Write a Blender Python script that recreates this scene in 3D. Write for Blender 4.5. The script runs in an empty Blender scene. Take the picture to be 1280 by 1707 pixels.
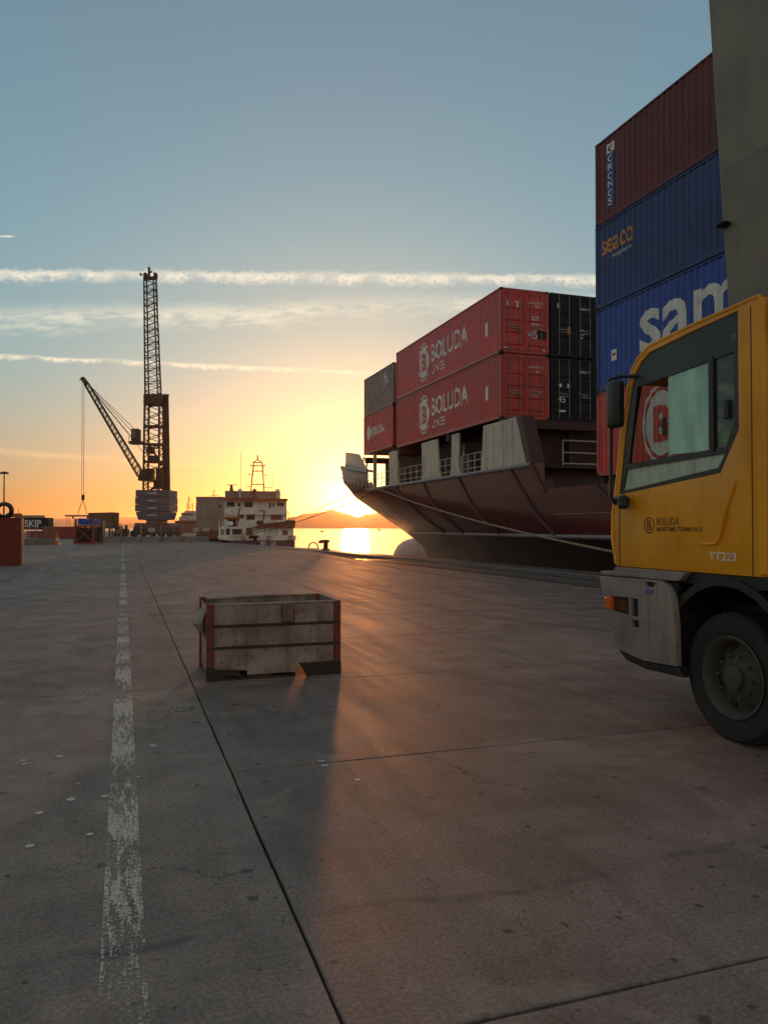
import bpy, bmesh, math, random
from mathutils import Vector, Matrix
from mathutils.geometry import tessellate_polygon
R = math.radians
random.seed(11)
scene = bpy.context.scene
C = scene.collection
# ------------------------------------------------------------------ camera, world, sun, exposure
TH = R(18.6)                      # the camera looks 18.6 degrees to the right of the quay direction (+Y)
cam_d = bpy.data.cameras.new('camera')
cam_d.sensor_fit = 'VERTICAL'; cam_d.sensor_height = 24.0; cam_d.lens = 24.0*1290/1707
cam_d.clip_start = 0.05; cam_d.clip_end = 30000
cam = bpy.data.objects.new('camera', cam_d); C.objects.link(cam)
cam.location = (0, 0, 1.55); cam.rotation_euler = (R(90+1.13), 0, -TH)
scene.camera = cam
SUN_AZ, SUN_EL = R(16.47), R(1.15)
sun_dir = Vector((math.sin(SUN_AZ)*math.cos(SUN_EL), math.cos(SUN_AZ)*math.cos(SUN_EL), math.sin(SUN_EL)))
sun_d = bpy.data.lights.new('sun', 'SUN'); sun_d.energy = 2.5; sun_d.angle = R(2.0); sun_d.color = (1.0, 0.32, 0.075)
sun = bpy.data.objects.new('sun', sun_d); C.objects.link(sun)
sun.rotation_euler = sun_dir.to_track_quat('Z', 'Y').to_euler()
scene.view_settings.view_transform = 'Standard'; scene.view_settings.look = 'None'
scene.view_settings.exposure = 0.95; scene.view_settings.gamma = 1.0
scene.cycles.use_denoising = True
scene.cycles.max_bounces = 8; scene.cycles.transparent_max_bounces = 24
scene.cycles.sample_clamp_indirect = 6.0

def pix_dir(x, y):                # direction of a point of the sky, from its bearing in the photograph (sky only)
    v = Vector(((x-640)/1290, (853.5-y)/1290, -1.0)); v.rotate(cam.rotation_euler); return v.normalized()

world = bpy.data.worlds.new('World'); scene.world = world; world.use_nodes = True
world.cycles.sampling_method = 'MANUAL'; world.cycles.sample_map_resolution = 512
wn = world.node_tree.nodes; wl = world.node_tree.links; wn.clear()
class NT:
    def __init__(s, nodes, links): s.n, s.l = nodes, links
    def put(s, sock, v):
        if isinstance(v, bpy.types.NodeSocket): s.l.new(v, sock)
        elif v is not None:
            if hasattr(sock.default_value, '__len__') and not hasattr(v, '__len__'): v = (v,)*len(sock.default_value)
            if hasattr(sock.default_value, '__len__') and len(sock.default_value) == 4 and len(v) == 3: v = (*v, 1)
            sock.default_value = v
    def math(s, op, a, b=None, c=None, clamp=False):
        n = s.n.new('ShaderNodeMath'); n.operation = op; n.use_clamp = clamp
        for i, v in enumerate((a, b, c)):
            if v is not None: s.put(n.inputs[i], v)
        return n.outputs[0]
    def vmath(s, op, a, b=None, scale=None):
        n = s.n.new('ShaderNodeVectorMath'); n.operation = op
        s.put(n.inputs[0], a)
        if b is not None: s.put(n.inputs[1], b)
        if scale is not None: s.put(n.inputs[3], scale)
        return n.outputs['Value' if op in ('DOT_PRODUCT', 'LENGTH', 'DISTANCE') else 'Vector']
    def rng(s, v, a, b, c=0.0, d=1.0, smooth=True):
        n = s.n.new('ShaderNodeMapRange'); n.interpolation_type = 'SMOOTHSTEP' if smooth else 'LINEAR'; n.clamp = True
        for i, x in enumerate((v, a, b, c, d)): s.put(n.inputs[i], x)
        return n.outputs[0]
    def noise(s, vec, scale=5.0, detail=3.0, rough=0.5, dist=0.0):
        n = s.n.new('ShaderNodeTexNoise')
        if vec is not None: s.put(n.inputs['Vector'], vec)
        n.inputs['Scale'].default_value = scale; n.inputs['Detail'].default_value = detail
        n.inputs['Roughness'].default_value = rough; n.inputs['Distortion'].default_value = dist
        return n.outputs[0]
    def comb(s, x, y, z):
        n = s.n.new('ShaderNodeCombineXYZ')
        for i, v in enumerate((x, y, z)): s.put(n.inputs[i], v)
        return n.outputs[0]
    def sep(s, v):
        n = s.n.new('ShaderNodeSeparateXYZ'); s.put(n.inputs[0], v); return n.outputs
    def mix(s, f, a, b, mode='MIX'):
        n = s.n.new('ShaderNodeMix'); n.data_type = 'RGBA'; n.blend_type = mode
        s.put(n.inputs[0], f); s.put(n.inputs[6], a); s.put(n.inputs[7], b); return n.outputs[2]

W = NT(wn, wl)
tc = wn.new('ShaderNodeTexCoord'); wdir = W.vmath('NORMALIZE', tc.outputs['Generated'])
sky = wn.new('ShaderNodeTexSky'); sky.sky_type = 'NISHITA'; sky.sun_disc = False
sky.sun_elevation = SUN_EL; sky.sun_rotation = SUN_AZ; sky.altitude = 0; sky.air_density = 1.0; sky.dust_density = 1.6; sky.ozone_density = 1.0
col = sky.outputs[0]
# the sun itself and its aureole, part of the sky
cosang = W.vmath('DOT_PRODUCT', wdir, tuple(sun_dir))
ang = W.math('ARCCOSINE', W.math('MINIMUM', cosang, 0.9999999))
def lobe(w, gain, rgb):
    return W.vmath('SCALE', rgb, scale=W.math('MULTIPLY', W.math('EXPONENT', W.math('MULTIPLY', ang, -1.0/w)), gain))
CLOUDS = True
def contrail(cur, p, q, width, strength, rgb, fluff, nscale, soft=0.6, along=None, seed=0.0, aniso=2.5, lo=0.35, gaps=0.0):
    a, b = pix_dir(*p), pix_dir(*q)
    n = a.cross(b).normalized()
    if n.z < 0: n = -n
    t = n.cross(Vector((0, 0, 1))).normalized(); m = t.cross(n)
    sd = W.vmath('DOT_PRODUCT', wdir, tuple(n)); u = W.math('ARCTAN2', W.vmath('DOT_PRODUCT', wdir, tuple(t)), W.vmath('DOT_PRODUCT', wdir, tuple(m)))
    vec = W.comb(W.math('ADD', u, seed), sd, seed)
    n1 = W.noise(W.vmath('MULTIPLY', vec, (nscale, nscale*aniso, 1)), 1.0, 4, 0.62)
    n2 = W.noise(W.vmath('MULTIPLY', vec, (nscale*0.22, nscale*0.22, 1)), 1.0, 0, 0.55)
    off = W.math('MULTIPLY', W.math('SUBTRACT', n1, 0.5), fluff)
    off2 = W.math('MULTIPLY', W.math('SUBTRACT', n2, 0.5), fluff*0.6)
    s2 = W.math('ADD', W.math('ADD', sd, off), off2)
    up = W.rng(s2, width, width*(1-soft)*0.6); dn = W.rng(s2, -width*1.25, width*0.35)
    mk = W.math('MULTIPLY', up, dn)
    mk = W.math('MULTIPLY', mk, W.rng(n1, 0.30, 0.62, lo, 1.0))
    if gaps: mk = W.math('MULTIPLY', mk, W.rng(n2, 0.30, 0.60, 1.0-gaps, 1.0))
    if along:
        uu = [math.atan2(pix_dir(*k).dot(t), pix_dir(*k).dot(m)) for k in along]
        mk = W.math('MULTIPLY', mk, W.rng(u, uu[0], uu[1]))
    return W.mix(W.math('MULTIPLY', mk, strength), cur, rgb)
SKY_GAIN = 0.10
# white balance and the soft tone of the photograph, on the whole sky
sky.dust_density = 1.0; sky.ozone_density = 2.0; sky.air_density = 1.0
gm = wn.new('ShaderNodeGamma'); wl.new(col, gm.inputs[0]); gm.inputs[1].default_value = 0.52
col = W.vmath('MULTIPLY', gm.outputs[0], (1.33, 1.84, 1.90))
# warm pale band of haze low in the sky
el = W.sep(wdir)[2]
hz = W.math('EXPONENT', W.math('MULTIPLY', W.math('MAXIMUM', el, 0.0), -5.5))
fwd = W.math('MULTIPLY_ADD', cosang, 0.5, 0.5)
col = W.vmath('MULTIPLY', col, W.mix(W.rng(fwd, 0.86, 0.40), (1, 1, 1), (2.05, 1.20, 0.90)))      # rosy tint added away from the sun, brightening the sky as fill for shaded faces
col = W.vmath('MULTIPLY', col, W.mix(W.math('EXPONENT', W.math('MULTIPLY', W.math('MAXIMUM', el, 0.0), -13.0)), (1, 1, 1), (0.74, 0.44, 0.33)))
col = W.vmath('MULTIPLY', col, W.mix(W.math('MULTIPLY', W.rng(el, 0.06, 0.22), W.rng(el, 0.62, 0.30)), (1, 1, 1), (0.82, 1.05, 1.09)))   # light low in the sky is reddened
col = W.vmath('ADD', col, W.vmath('SCALE', (0.60, 0.14, 0.0), scale=W.math('MULTIPLY', hz, W.math('POWER', fwd, 4.0))))
col = W.vmath('ADD', col, W.vmath('SCALE', (0.75, 0.50, 0.45), scale=W.math('MULTIPLY', W.math('EXPONENT', W.math('MULTIPLY', W.math('MAXIMUM', el, 0.0), -2.2)), W.math('POWER', W.math('SUBTRACT', 1.0, fwd), 1.3))))  # pink glow added low in the sky behind, lifting light on shaded sides
col = W.vmath('ADD', col, lobe(0.13, 3.0, (1.0, 0.66, 0.22)))
col = W.vmath('ADD', col, lobe(0.029, 40.0, (1.0, 0.80, 0.42)))
disc = W.rng(ang, R(0.75), R(0.45), 0.0, 60.0)
col = W.vmath('ADD', col, W.vmath('SCALE', (1.0, 0.85, 0.5), scale=disc))
if CLOUDS:
    CW = (3.4, 2.75, 1.75)
    col = contrail(col, (0, 458), (990, 467), 0.0088, 0.9, (5.2, 4.8, 3.8), 0.012, 170, 0.6, seed=3.1, aniso=1.2, lo=0.55, gaps=0.5)
    col = contrail(col, (0, 532), (830, 508), 0.019, 0.72, (4.9, 4.7, 3.6), 0.026, 46, 1.0, seed=7.7, aniso=3.6, lo=0.25, gaps=0.55)
    col = contrail(col, (0, 594), (600, 622), 0.0042, 0.9, (5.6, 5.0, 3.6), 0.0070, 150, 0.7, seed=1.3, aniso=1.2, lo=0.35, gaps=0.6)
    col = contrail(col, (0, 394), (24, 394.3), 0.0014, 0.9, (6.0, 5.4, 4.2), 0.0006, 60, 0.6, seed=2.3, along=[(29, 394), (16, 394)])
    col = contrail(col, (0, 752), (400, 782), 0.006, 0.30, (7.0, 4.6, 2.0), 0.010, 18, 1.0, seed=9.0)
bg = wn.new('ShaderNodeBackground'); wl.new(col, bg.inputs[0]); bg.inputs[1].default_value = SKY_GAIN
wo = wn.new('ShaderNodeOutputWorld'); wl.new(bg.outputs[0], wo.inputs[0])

# ------------------------------------------------------------------ materials
MATS = {}
def new_mat(name):
    m = bpy.data.materials.new(name); m.use_nodes = True; m.node_tree.nodes.clear()
    return m, NT(m.node_tree.nodes, m.node_tree.links)
def finish(m, T, base, rough, metal=0.0, normal=None, alpha=None, spec=0.5, trans=0.0, coat=0.0, emit=None):
    b = T.n.new('ShaderNodeBsdfPrincipled'); o = T.n.new('ShaderNodeOutputMaterial')
    T.put(b.inputs['Base Color'], base); T.put(b.inputs['Roughness'], rough); T.put(b.inputs['Metallic'], metal)
    T.put(b.inputs['Specular IOR Level'], spec); T.put(b.inputs['Transmission Weight'], trans); T.put(b.inputs['Coat Weight'], coat)
    if normal is not None: T.put(b.inputs['Normal'], normal)
    if alpha is not None: T.put(b.inputs['Alpha'], alpha)
    if emit is not None: T.put(b.inputs['Emission Color'], emit[0]); b.inputs['Emission Strength'].default_value = emit[1]
    T.l.new(b.outputs[0], o.inputs[0]); return b
def bump(T, h, strength=0.3, dist=0.01):
    n = T.n.new('ShaderNodeBump'); T.put(n.inputs['Height'], h); n.inputs['Strength'].default_value = strength; n.inputs['Distance'].default_value = dist
    return n.outputs[0]
def objco(T): return T.n.new('ShaderNodeTexCoord').outputs['Object']
def pos(T): return T.n.new('ShaderNodeNewGeometry').outputs['Position']
def mul(c, k): return tuple(min(1, v*k) for v in c[:3])
def paint(name, rgb, rough=0.5, metal=0.0, var=0.25, scale=1.5, dirt=0.25, dirtcol=(0.05, 0.04, 0.032), rust=0.0, bmp=0.15, spec=0.5, coat=0.0, plates=None):
    """worn paint or bare stuff: broad tone variation, vertical grime streaks, specks of rust"""
    if name in MATS: return MATS[name]
    m, T = new_mat(name); p = objco(T)
    a = T.noise(p, scale, 4, 0.6)
    c = T.mix(T.rng(a, 0.3, 0.7), mul(rgb, 1-var), mul(rgb, 1+var*0.6))
    st = T.noise(T.vmath('MULTIPLY', p, (7*scale, 7*scale, 0.6*scale)), 1.0, 4, 0.65)
    c = T.mix(T.math('MULTIPLY', T.rng(st, 0.48, 0.78), dirt), c, dirtcol)
    f = T.noise(p, 38*scale, 2, 0.6)
    if rust > 0:
        r = T.math('MULTIPLY', T.rng(T.noise(p, 4.5*scale, 6, 0.75), 0.60-0.1*rust, 0.70), rust)
        c = T.mix(r, c, (0.10, 0.035, 0.015))
    hgt = T.math('ADD', T.math('MULTIPLY', f, 0.3), a)
    if plates:                                                   # welded plates: seams and a tone of their own
        px_, py_, pz_ = T.sep(p); bk = T.n.new('ShaderNodeTexBrick'); T.put(bk.inputs['Vector'], T.comb(T.math('ADD', py_, px_), pz_, 0.0))
        bk.inputs['Scale'].default_value = 1.0; bk.inputs['Brick Width'].default_value = plates[0]; bk.inputs['Row Height'].default_value = plates[1]; bk.inputs['Mortar Size'].default_value = 0.012; bk.inputs['Mortar Smooth'].default_value = 0.6
        bk.inputs['Color1'].default_value = (0.72, 0.72, 0.72, 1); bk.inputs['Color2'].default_value = (1.1, 1.1, 1.1, 1); bk.inputs['Mortar'].default_value = (0.55, 0.5, 0.5, 1)
        c = T.mix(0.75, c, bk.outputs[0], 'MULTIPLY'); hgt = T.math('ADD', hgt, T.math('MULTIPLY', bk.outputs[1], 2.0))
    ro = T.math('ADD', T.math('MULTIPLY', a, 0.25), rough-0.12, clamp=True)
    finish(m, T, c, ro, metal, bump(T, hgt, bmp, 0.004*4/scale/3), spec=spec, coat=coat)
    MATS[name] = m; return m
def glass_mat(name, tint, dust_sheen, dust_sheen_col, rough=0.03):  # the dust layer also carries reflections put in as diffuse colour
    if name in MATS: return MATS[name]
    m, T = new_mat(name); p = objco(T)
    n = T.noise(T.vmath('MULTIPLY', p, (5, 5, 1.2)), 2.0, 4, 0.6)
    b = T.n.new('ShaderNodeBsdfPrincipled'); T.put(b.inputs['Base Color'], dust_sheen_col); b.inputs['Roughness'].default_value = 0.45
    g = T.n.new('ShaderNodeBsdfGlossy'); g.inputs['Roughness'].default_value = rough; g.inputs['Color'].default_value = (0.9, 0.95, 0.95, 1)
    t = T.n.new('ShaderNodeBsdfTransparent'); t.inputs['Color'].default_value = (*tint, 1)
    fr = T.n.new('ShaderNodeFresnel'); fr.inputs['IOR'].default_value = 1.5
    bf = T.n.new('ShaderNodeNewGeometry').outputs['Backfacing']; fac = T.math('MULTIPLY', fr.outputs[0], T.math('SUBTRACT', 1.0, bf))
    m1 = T.n.new('ShaderNodeMixShader'); T.l.new(fac, m1.inputs[0]); T.l.new(t.outputs[0], m1.inputs[1]); T.l.new(g.outputs[0], m1.inputs[2])
    m2 = T.n.new('ShaderNodeMixShader'); T.put(m2.inputs[0], T.rng(n, 0.25, 0.75, dust_sheen*0.7, min(1, dust_sheen*1.25))); T.l.new(m1.outputs[0], m2.inputs[1]); T.l.new(b.outputs[0], m2.inputs[2])
    o = T.n.new('ShaderNodeOutputMaterial'); T.l.new(m2.outputs[0], o.inputs[0])
    MATS[name] = m; return m

# ------------------------------------------------------------------ mesh helpers
class MB:
    def __init__(s): s.v, s.f = [], []
    def add(s, vs, fs):
        k = len(s.v); s.v += [tuple(v) for v in vs]; s.f += [tuple(i+k for i in f) for f in fs]; return s
    def box(s, x0, y0, z0, x1, y1, z1):
        return s.add([(x0,y0,z0),(x1,y0,z0),(x1,y1,z0),(x0,y1,z0),(x0,y0,z1),(x1,y0,z1),(x1,y1,z1),(x0,y1,z1)],
                     [(0,3,2,1),(4,5,6,7),(0,1,5,4),(1,2,6,5),(2,3,7,6),(3,0,4,7)])
    def beam(s, p, q, w, h=None, up=(0,0,1)):
        p, q = Vector(p), Vector(q); h = h or w; d = (q-p).normalized(); u = Vector(up)
        if abs(d.dot(u)) > 0.98: u = Vector((1,0,0)) if abs(d.x) < 0.9 else Vector((0,1,0))
        a = d.cross(u).normalized()*(w/2); b = a.cross(d).normalized()*(h/2)
        vs = [e+i*a+j*b for e in (p, q) for i, j in ((-1,-1),(1,-1),(1,1),(-1,1))]
        return s.add(vs, [(0,1,2,3),(7,6,5,4),(0,4,5,1),(1,5,6,2),(2,6,7,3),(3,7,4,0)])
    def tube(s, pts, r, n=8, caps=True):
        pts = [Vector(p) for p in pts]; rr = r if isinstance(r, (list, tuple)) else [r]*len(pts); k = len(s.v); prev = None
        for i, p in enumerate(pts):
            d = (pts[min(i+1, len(pts)-1)]-pts[max(i-1, 0)]).normalized()
            if prev is None:
                u = Vector((0,0,1)) if abs(d.z) < 0.9 else Vector((1,0,0)); a = d.cross(u).normalized()
            else: a = (prev-d*prev.dot(d)).normalized()
            prev = a; b = d.cross(a)
            s.v += [tuple(p+rr[i]*(math.cos(2*math.pi*j/n)*a+math.sin(2*math.pi*j/n)*b)) for j in range(n)]
        for i in range(len(pts)-1):
            for j in range(n):
                s.f.append((k+i*n+j, k+i*n+(j+1)%n, k+(i+1)*n+(j+1)%n, k+(i+1)*n+j))
        if caps:
            s.f.append(tuple(k+j for j in reversed(range(n)))); s.f.append(tuple(k+(len(pts)-1)*n+j for j in range(n)))
        return s
    def lathe(s, prof, n=24, axis='z', c=(0,0,0), caps=True):
        k = len(s.v)
        for (r, h) in prof:
            for j in range(n):
                a = 2*math.pi*j/n; x, y = r*math.cos(a), r*math.sin(a)
                p = {'z': (x, y, h), 'x': (h, x, y), 'y': (y, h, x)}[axis]
                s.v.append((c[0]+p[0], c[1]+p[1], c[2]+p[2]))
        for i in range(len(prof)-1):
            for j in range(n): s.f.append((k+i*n+j, k+i*n+(j+1)%n, k+(i+1)*n+(j+1)%n, k+(i+1)*n+j))
        if caps: s.f.append(tuple(k+j for j in reversed(range(n)))); s.f.append(tuple(k+(len(prof)-1)*n+j for j in range(n)))
        return s
    def prism(s, poly, fn, a, b):
        """poly: 2D points, fn(u, v, w) to 3D, extruded from w=a to w=b"""
        n = len(poly); vs = [fn(u, v, a) for u, v in poly]+[fn(u, v, b) for u, v in poly]
        return s.add(vs, [tuple(range(n)), tuple(range(2*n-1, n-1, -1))]+[(i, i+n, (i+1) % n+n, (i+1) % n) for i in range(n)])
    def plate(s, outer, holes, fn, a, b):
        """a plate with holes"""
        loops = [outer]+holes; flat = [p for l in loops for p in l]; n = len(flat)
        tris = tessellate_polygon([[Vector((p[0], p[1], 0)) for p in l] for l in loops])
        vs = [fn(u, v, a) for u, v in flat]+[fn(u, v, b) for u, v in flat]
        fs = [tuple(t) for t in tris]+[tuple(i+n for i in reversed(t)) for t in tris]; k = 0
        for l in loops:
            m = len(l); fs += [(k+i, k+(i+1) % m, k+(i+1) % m+n, k+i+n) for i in range(m)]; k += m
        return s.add(vs, fs)
    def mesh(s, name, m, bevel=0.0, smooth=False, seg=1):
        me = bpy.data.meshes.new(name); me.from_pydata(s.v, [], s.f)
        bm = bmesh.new(); bm.from_mesh(me)
        bmesh.ops.recalc_face_normals(bm, faces=bm.faces)
        if bevel > 0:
            ed = [e for e in bm.edges if len(e.link_faces) == 2 and e.calc_face_angle(0) > 0.6]
            bmesh.ops.bevel(bm, geom=ed, offset=bevel, segments=seg, affect='EDGES', profile=0.5, clamp_overlap=True)
        bm.to_mesh(me); bm.free()
        if smooth:
            for p in me.polygons: p.use_smooth = True
            try: me.set_sharp_from_angle(angle=R(38))
            except Exception: pass
        if m: me.materials.append(m)
        return me
    def build(s, name, m, parent=None, bevel=0.0, smooth=False, seg=1):
        return link(name, s.mesh(name, m, bevel, smooth, seg), parent)
def link(name, me, parent=None):
    o = bpy.data.objects.new(name, me); C.objects.link(o)
    if parent: o.parent = parent
    return o
def tag(o, label=None, cat=None, group=None, kind=None):
    for k, v in (('label', label), ('category', cat), ('group', group), ('kind', kind)):
        if v: o[k] = v
    return o
def thing(name, label, cat, loc=(0,0,0), rz=0.0, group=None):
    o = bpy.data.objects.new(name, None); C.objects.link(o); o.location = loc; o.rotation_euler = (0, 0, rz); o.empty_display_size = 0.3
    return tag(o, label, cat, group)
def text_mesh(body, size, m, bold=0.0, spacing=1.0, align='LEFT', depth=0.0):
    cu = bpy.data.curves.new('lettering', 'FONT'); cu.body = body; cu.size = size; cu.offset = bold; cu.space_character = spacing
    cu.align_x = align; cu.resolution_u = 3; cu.extrude = depth
    o = bpy.data.objects.new('lettering', cu); C.objects.link(o)
    dg = bpy.context.evaluated_depsgraph_get(); me = bpy.data.meshes.new_from_object(o.evaluated_get(dg)); bpy.data.objects.remove(o); bpy.data.curves.remove(cu)
    me.materials.clear(); me.materials.append(m); return me
def text_on(name, body, size, m, fn, parent, bold=0.0, spacing=1.0, cuts=None, align='LEFT', width=None):
    """lettering laid on a surface: fn(u, v) gives the 3D point; cuts are u values where the surface folds"""
    me = text_mesh(body, size, m, bold, spacing, align)
    bm = bmesh.new(); bm.from_mesh(me); bmesh.ops.triangulate(bm, faces=bm.faces)
    if width:
        xs = [v.co.x for v in bm.verts]; k = width/(max(xs)-min(xs)); x0 = min(xs)
        for v in bm.verts: v.co.x = (v.co.x-x0)*k
    for u in (cuts or []):
        bmesh.ops.bisect_plane(bm, geom=bm.verts[:]+bm.edges[:]+bm.faces[:], plane_co=(u, 0, 0), plane_no=(1, 0, 0))
    for v in bm.verts: v.co = Vector(fn(v.co.x, v.co.y))
    bm.to_mesh(me); bm.free()
    return link(name, me, parent)
def shape_on(name, loops, m, fn, parent, cuts=None):
    """flat painted shape (outer loop and holes) laid on a folded surface"""
    flat = [p for l in loops for p in l]; tris = tessellate_polygon([[Vector((p[0], p[1], 0)) for p in l] for l in loops])
    me = bpy.data.meshes.new(name); me.from_pydata([(p[0], p[1], 0) for p in flat], [], [tuple(t) for t in tris])
    bm = bmesh.new(); bm.from_mesh(me)
    for u in (cuts or []):
        bmesh.ops.bisect_plane(bm, geom=bm.verts[:]+bm.edges[:]+bm.faces[:], plane_co=(u, 0, 0), plane_no=(1, 0, 0))
    for v in bm.verts: v.co = Vector(fn(v.co.x, v.co.y))
    bm.to_mesh(me); bm.free(); me.materials.append(m)
    return link(name, me, parent)
def circ(cx, cy, r, n=40, ry=None): return [(cx+r*math.cos(2*math.pi*i/n), cy+(ry or r)*math.sin(2*math.pi*i/n)) for i in range(n)]
def lattice(mb, p, q, w0, w1, chord, brace, bays, up=(0,1,0), d0=None, d1=None):
    """four chords and zigzag bracing between p and q"""
    p, q = Vector(p), Vector(q); d = (q-p).normalized(); a = d.cross(Vector(up)).normalized(); b = a.cross(d).normalized()
    d0 = d0 or w0; d1 = d1 or w1
    def P(t, i, j): return p.lerp(q, t)+a*i*(w0+(w1-w0)*t)/2+b*j*(d0+(d1-d0)*t)/2
    cs = ((-1,-1),(1,-1),(1,1),(-1,1))
    for i, j in cs: mb.beam(P(0,i,j), P(1,i,j), chord)
    for k in range(bays):
        t0, t1 = k/bays, (k+1)/bays; tm = (t0+t1)/2
        for e in range(4):
            A, B = cs[e], cs[(e+1) % 4]
            mb.beam(P(t0,*A), P(tm,*B), brace); mb.beam(P(tm,*B), P(t1,*A), brace)
    for k in range(bays+1):
        for e in range(4): 
            if k % 2 == 0: mb.beam(P(k/bays,*cs[e]), P(k/bays,*cs[(e+1) % 4]), brace)
CS, SN = math.cos(TH), math.sin(TH)

# ------------------------------------------------------------------ ground, quay, water, hills
def ground_material():
    m, T = new_mat('dirty_concrete'); p = pos(T); oi = T.n.new('ShaderNodeObjectInfo')
    x, y, z = T.sep(p)
    big = T.noise(p, 0.22, 4, 0.6); mid = T.noise(p, 1.7, 5, 0.65); fine = T.noise(p, 55, 3, 0.7); grit = T.noise(p, 220, 2, 0.6)
    streak = T.noise(T.comb(T.math('MULTIPLY', x, 2.6), T.math('MULTIPLY', y, 0.22), 0.0), 1.0, 4, 0.65)
    cross = T.noise(T.comb(T.math('MULTIPLY', x, 0.25), T.math('MULTIPLY', y, 1.5), 3.0), 1.0, 5, 0.7)
    c = T.mix(T.rng(mid, 0.25, 0.75), (0.215, 0.160, 0.138), (0.420, 0.318, 0.276))
    c = T.mix(T.math('MULTIPLY', T.rng(big, 0.35, 0.7), 0.45), c, (0.165, 0.120, 0.094))
    c = T.mix(T.math('MULTIPLY', T.rng(streak, 0.5, 0.75), 0.40), c, (0.135, 0.102, 0.084))
    c = T.mix(T.math('MULTIPLY', T.rng(cross, 0.52, 0.78), 0.35), c, (0.125, 0.096, 0.080))
    c = T.mix(T.rng(fine, 0.28, 0.72, 0.0, 0.85), c, T.vmath('SCALE', c, scale=0.45))
    c = T.mix(T.rng(grit, 0.60, 0.72, 0.0, 0.55), c, (0.50, 0.42, 0.34))
    c = T.vmath('SCALE', c, scale=T.math('MULTIPLY_ADD', oi.outputs['Random'], 0.22, 0.89))
    # dark round spots of old gum and oil, from irregular cells
    wob = T.vmath('ADD', p, T.vmath('SCALE', T.comb(T.noise(p, 22, 2), T.noise(T.vmath('ADD', p, (7, 3, 0)), 22, 2), 0.0), scale=0.05))
    vo = T.n.new('ShaderNodeTexVoronoi'); vo.voronoi_dimensions = '2D'; vo.inputs['Scale'].default_value = 3.3; T.put(vo.inputs['Vector'], wob)
    r = T.sep(vo.outputs['Color'])
    sp = T.math('MULTIPLY', T.rng(vo.outputs['Distance'], T.math('MULTIPLY_ADD', T.math('MULTIPLY', r[0], r[0]), 0.090, 0.042), T.math('MULTIPLY_ADD', r[0], 0.05, 0.018)), T.rng(r[1], 0.25, 0.75))
    c = T.mix(T.math('MULTIPLY', sp, 0.75), c, (0.050, 0.038, 0.032))
    vo2 = T.n.new('ShaderNodeTexVoronoi'); vo2.voronoi_dimensions = '2D'; vo2.inputs['Scale'].default_value = 14.0; T.put(vo2.inputs['Vector'], wob)
    r2 = T.sep(vo2.outputs['Color'])
    sp2 = T.math('MULTIPLY', T.rng(vo2.outputs['Distance'], T.math('MULTIPLY_ADD', r2[0], 0.12, 0.03), 0.02), T.rng(r2[1], 0.60, 0.72))
    c = T.mix(T.math('MULTIPLY', sp2, 0.85), c, (0.035, 0.028, 0.025))
    # an old wet seam across the slabs
    seam = T.math('ABSOLUTE', T.math('ADD', T.math('SUBTRACT', y, 3.02), T.math('MULTIPLY', T.math('SUBTRACT', T.noise(p, 0.8, 4, 0.6), 0.5), 0.5)))
    c = T.mix(T.math('MULTIPLY', T.rng(seam, 0.050, 0.004), T.rng(T.noise(p, 2.6, 5, 0.75), 0.42, 0.62, 0.0, 0.6)), c, (0.060, 0.058, 0.058))
    # tyre marks: long soft bands that wander, and scuffs across them
    wv = T.math('MULTIPLY', T.math('SUBTRACT', T.noise(T.comb(0.0, T.math('MULTIPLY', y, 0.10), 5.0), 1.0, 1, 0.5), 0.5), 7.0)
    tr = T.noise(T.comb(T.math('MULTIPLY', T.math('ADD', x, wv), 1.5), T.math('MULTIPLY', y, 0.05), 8.0), 1.0, 3, 0.6)
    c = T.mix(T.math('MULTIPLY', T.rng(tr, 0.56, 0.66), T.rng(fine, 0.2, 0.6, 0.1, 0.42)), c, (0.070, 0.056, 0.050))
    pt = T.noise(p, 0.75, 6, 0.7, 0.6)
    c = T.mix(T.rng(pt, 0.54, 0.66, 0.0, 0.42), c, (0.100, 0.080, 0.068))
    c = T.mix(T.rng(pt, 0.44, 0.34, 0.0, 0.30), c, (0.46, 0.36, 0.29))
    cr = T.n.new('ShaderNodeTexVoronoi'); cr.feature = 'DISTANCE_TO_EDGE'; cr.voronoi_dimensions = '2D'; cr.inputs['Scale'].default_value = 0.42
    T.put(cr.inputs['Vector'], T.vmath('ADD', p, T.vmath('SCALE', T.comb(T.noise(p, 1.4, 5, 0.7), T.noise(T.vmath('ADD', p, (4, 9, 0)), 1.4, 5, 0.7), 0.0), scale=1.1)))
    c = T.mix(T.math('MULTIPLY', T.rng(cr.outputs['Distance'], 0.006, 0.002), T.rng(big, 0.50, 0.58)), c, (0.035, 0.028, 0.025))
    # pale scratches running with the traffic
    sc = T.noise(T.comb(T.math('MULTIPLY', T.math('ADD', x, T.math('MULTIPLY', y, 0.35)), 26.0), T.math('MULTIPLY', y, 1.1), 4.0), 1.0, 3, 0.6)
    c = T.mix(T.math('MULTIPLY', T.rng(sc, 0.68, 0.76), T.rng(pt, 0.45, 0.60, 0.0, 0.5)), c, (0.50, 0.42, 0.36))
    rough = T.math('ADD', T.rng(streak, 0.3, 0.7, 0.52, 0.64), T.math('ADD', T.math('MULTIPLY', mid, 0.16), T.math('MULTIPLY', fine, 0.10)))
    h = T.math('ADD', T.math('MULTIPLY', fine, 0.5), T.math('ADD', T.math('MULTIPLY', grit, 0.25), T.math('MULTIPLY', sp2, -0.4)))
    finish(m, T, c, rough, 0, bump(T, h, 0.40, 0.006), spec=0.42)
    return m
M_ground = ground_material()
M_joint = paint('joint_filler', (0.012, 0.011, 0.010), 0.9, dirt=0)
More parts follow.
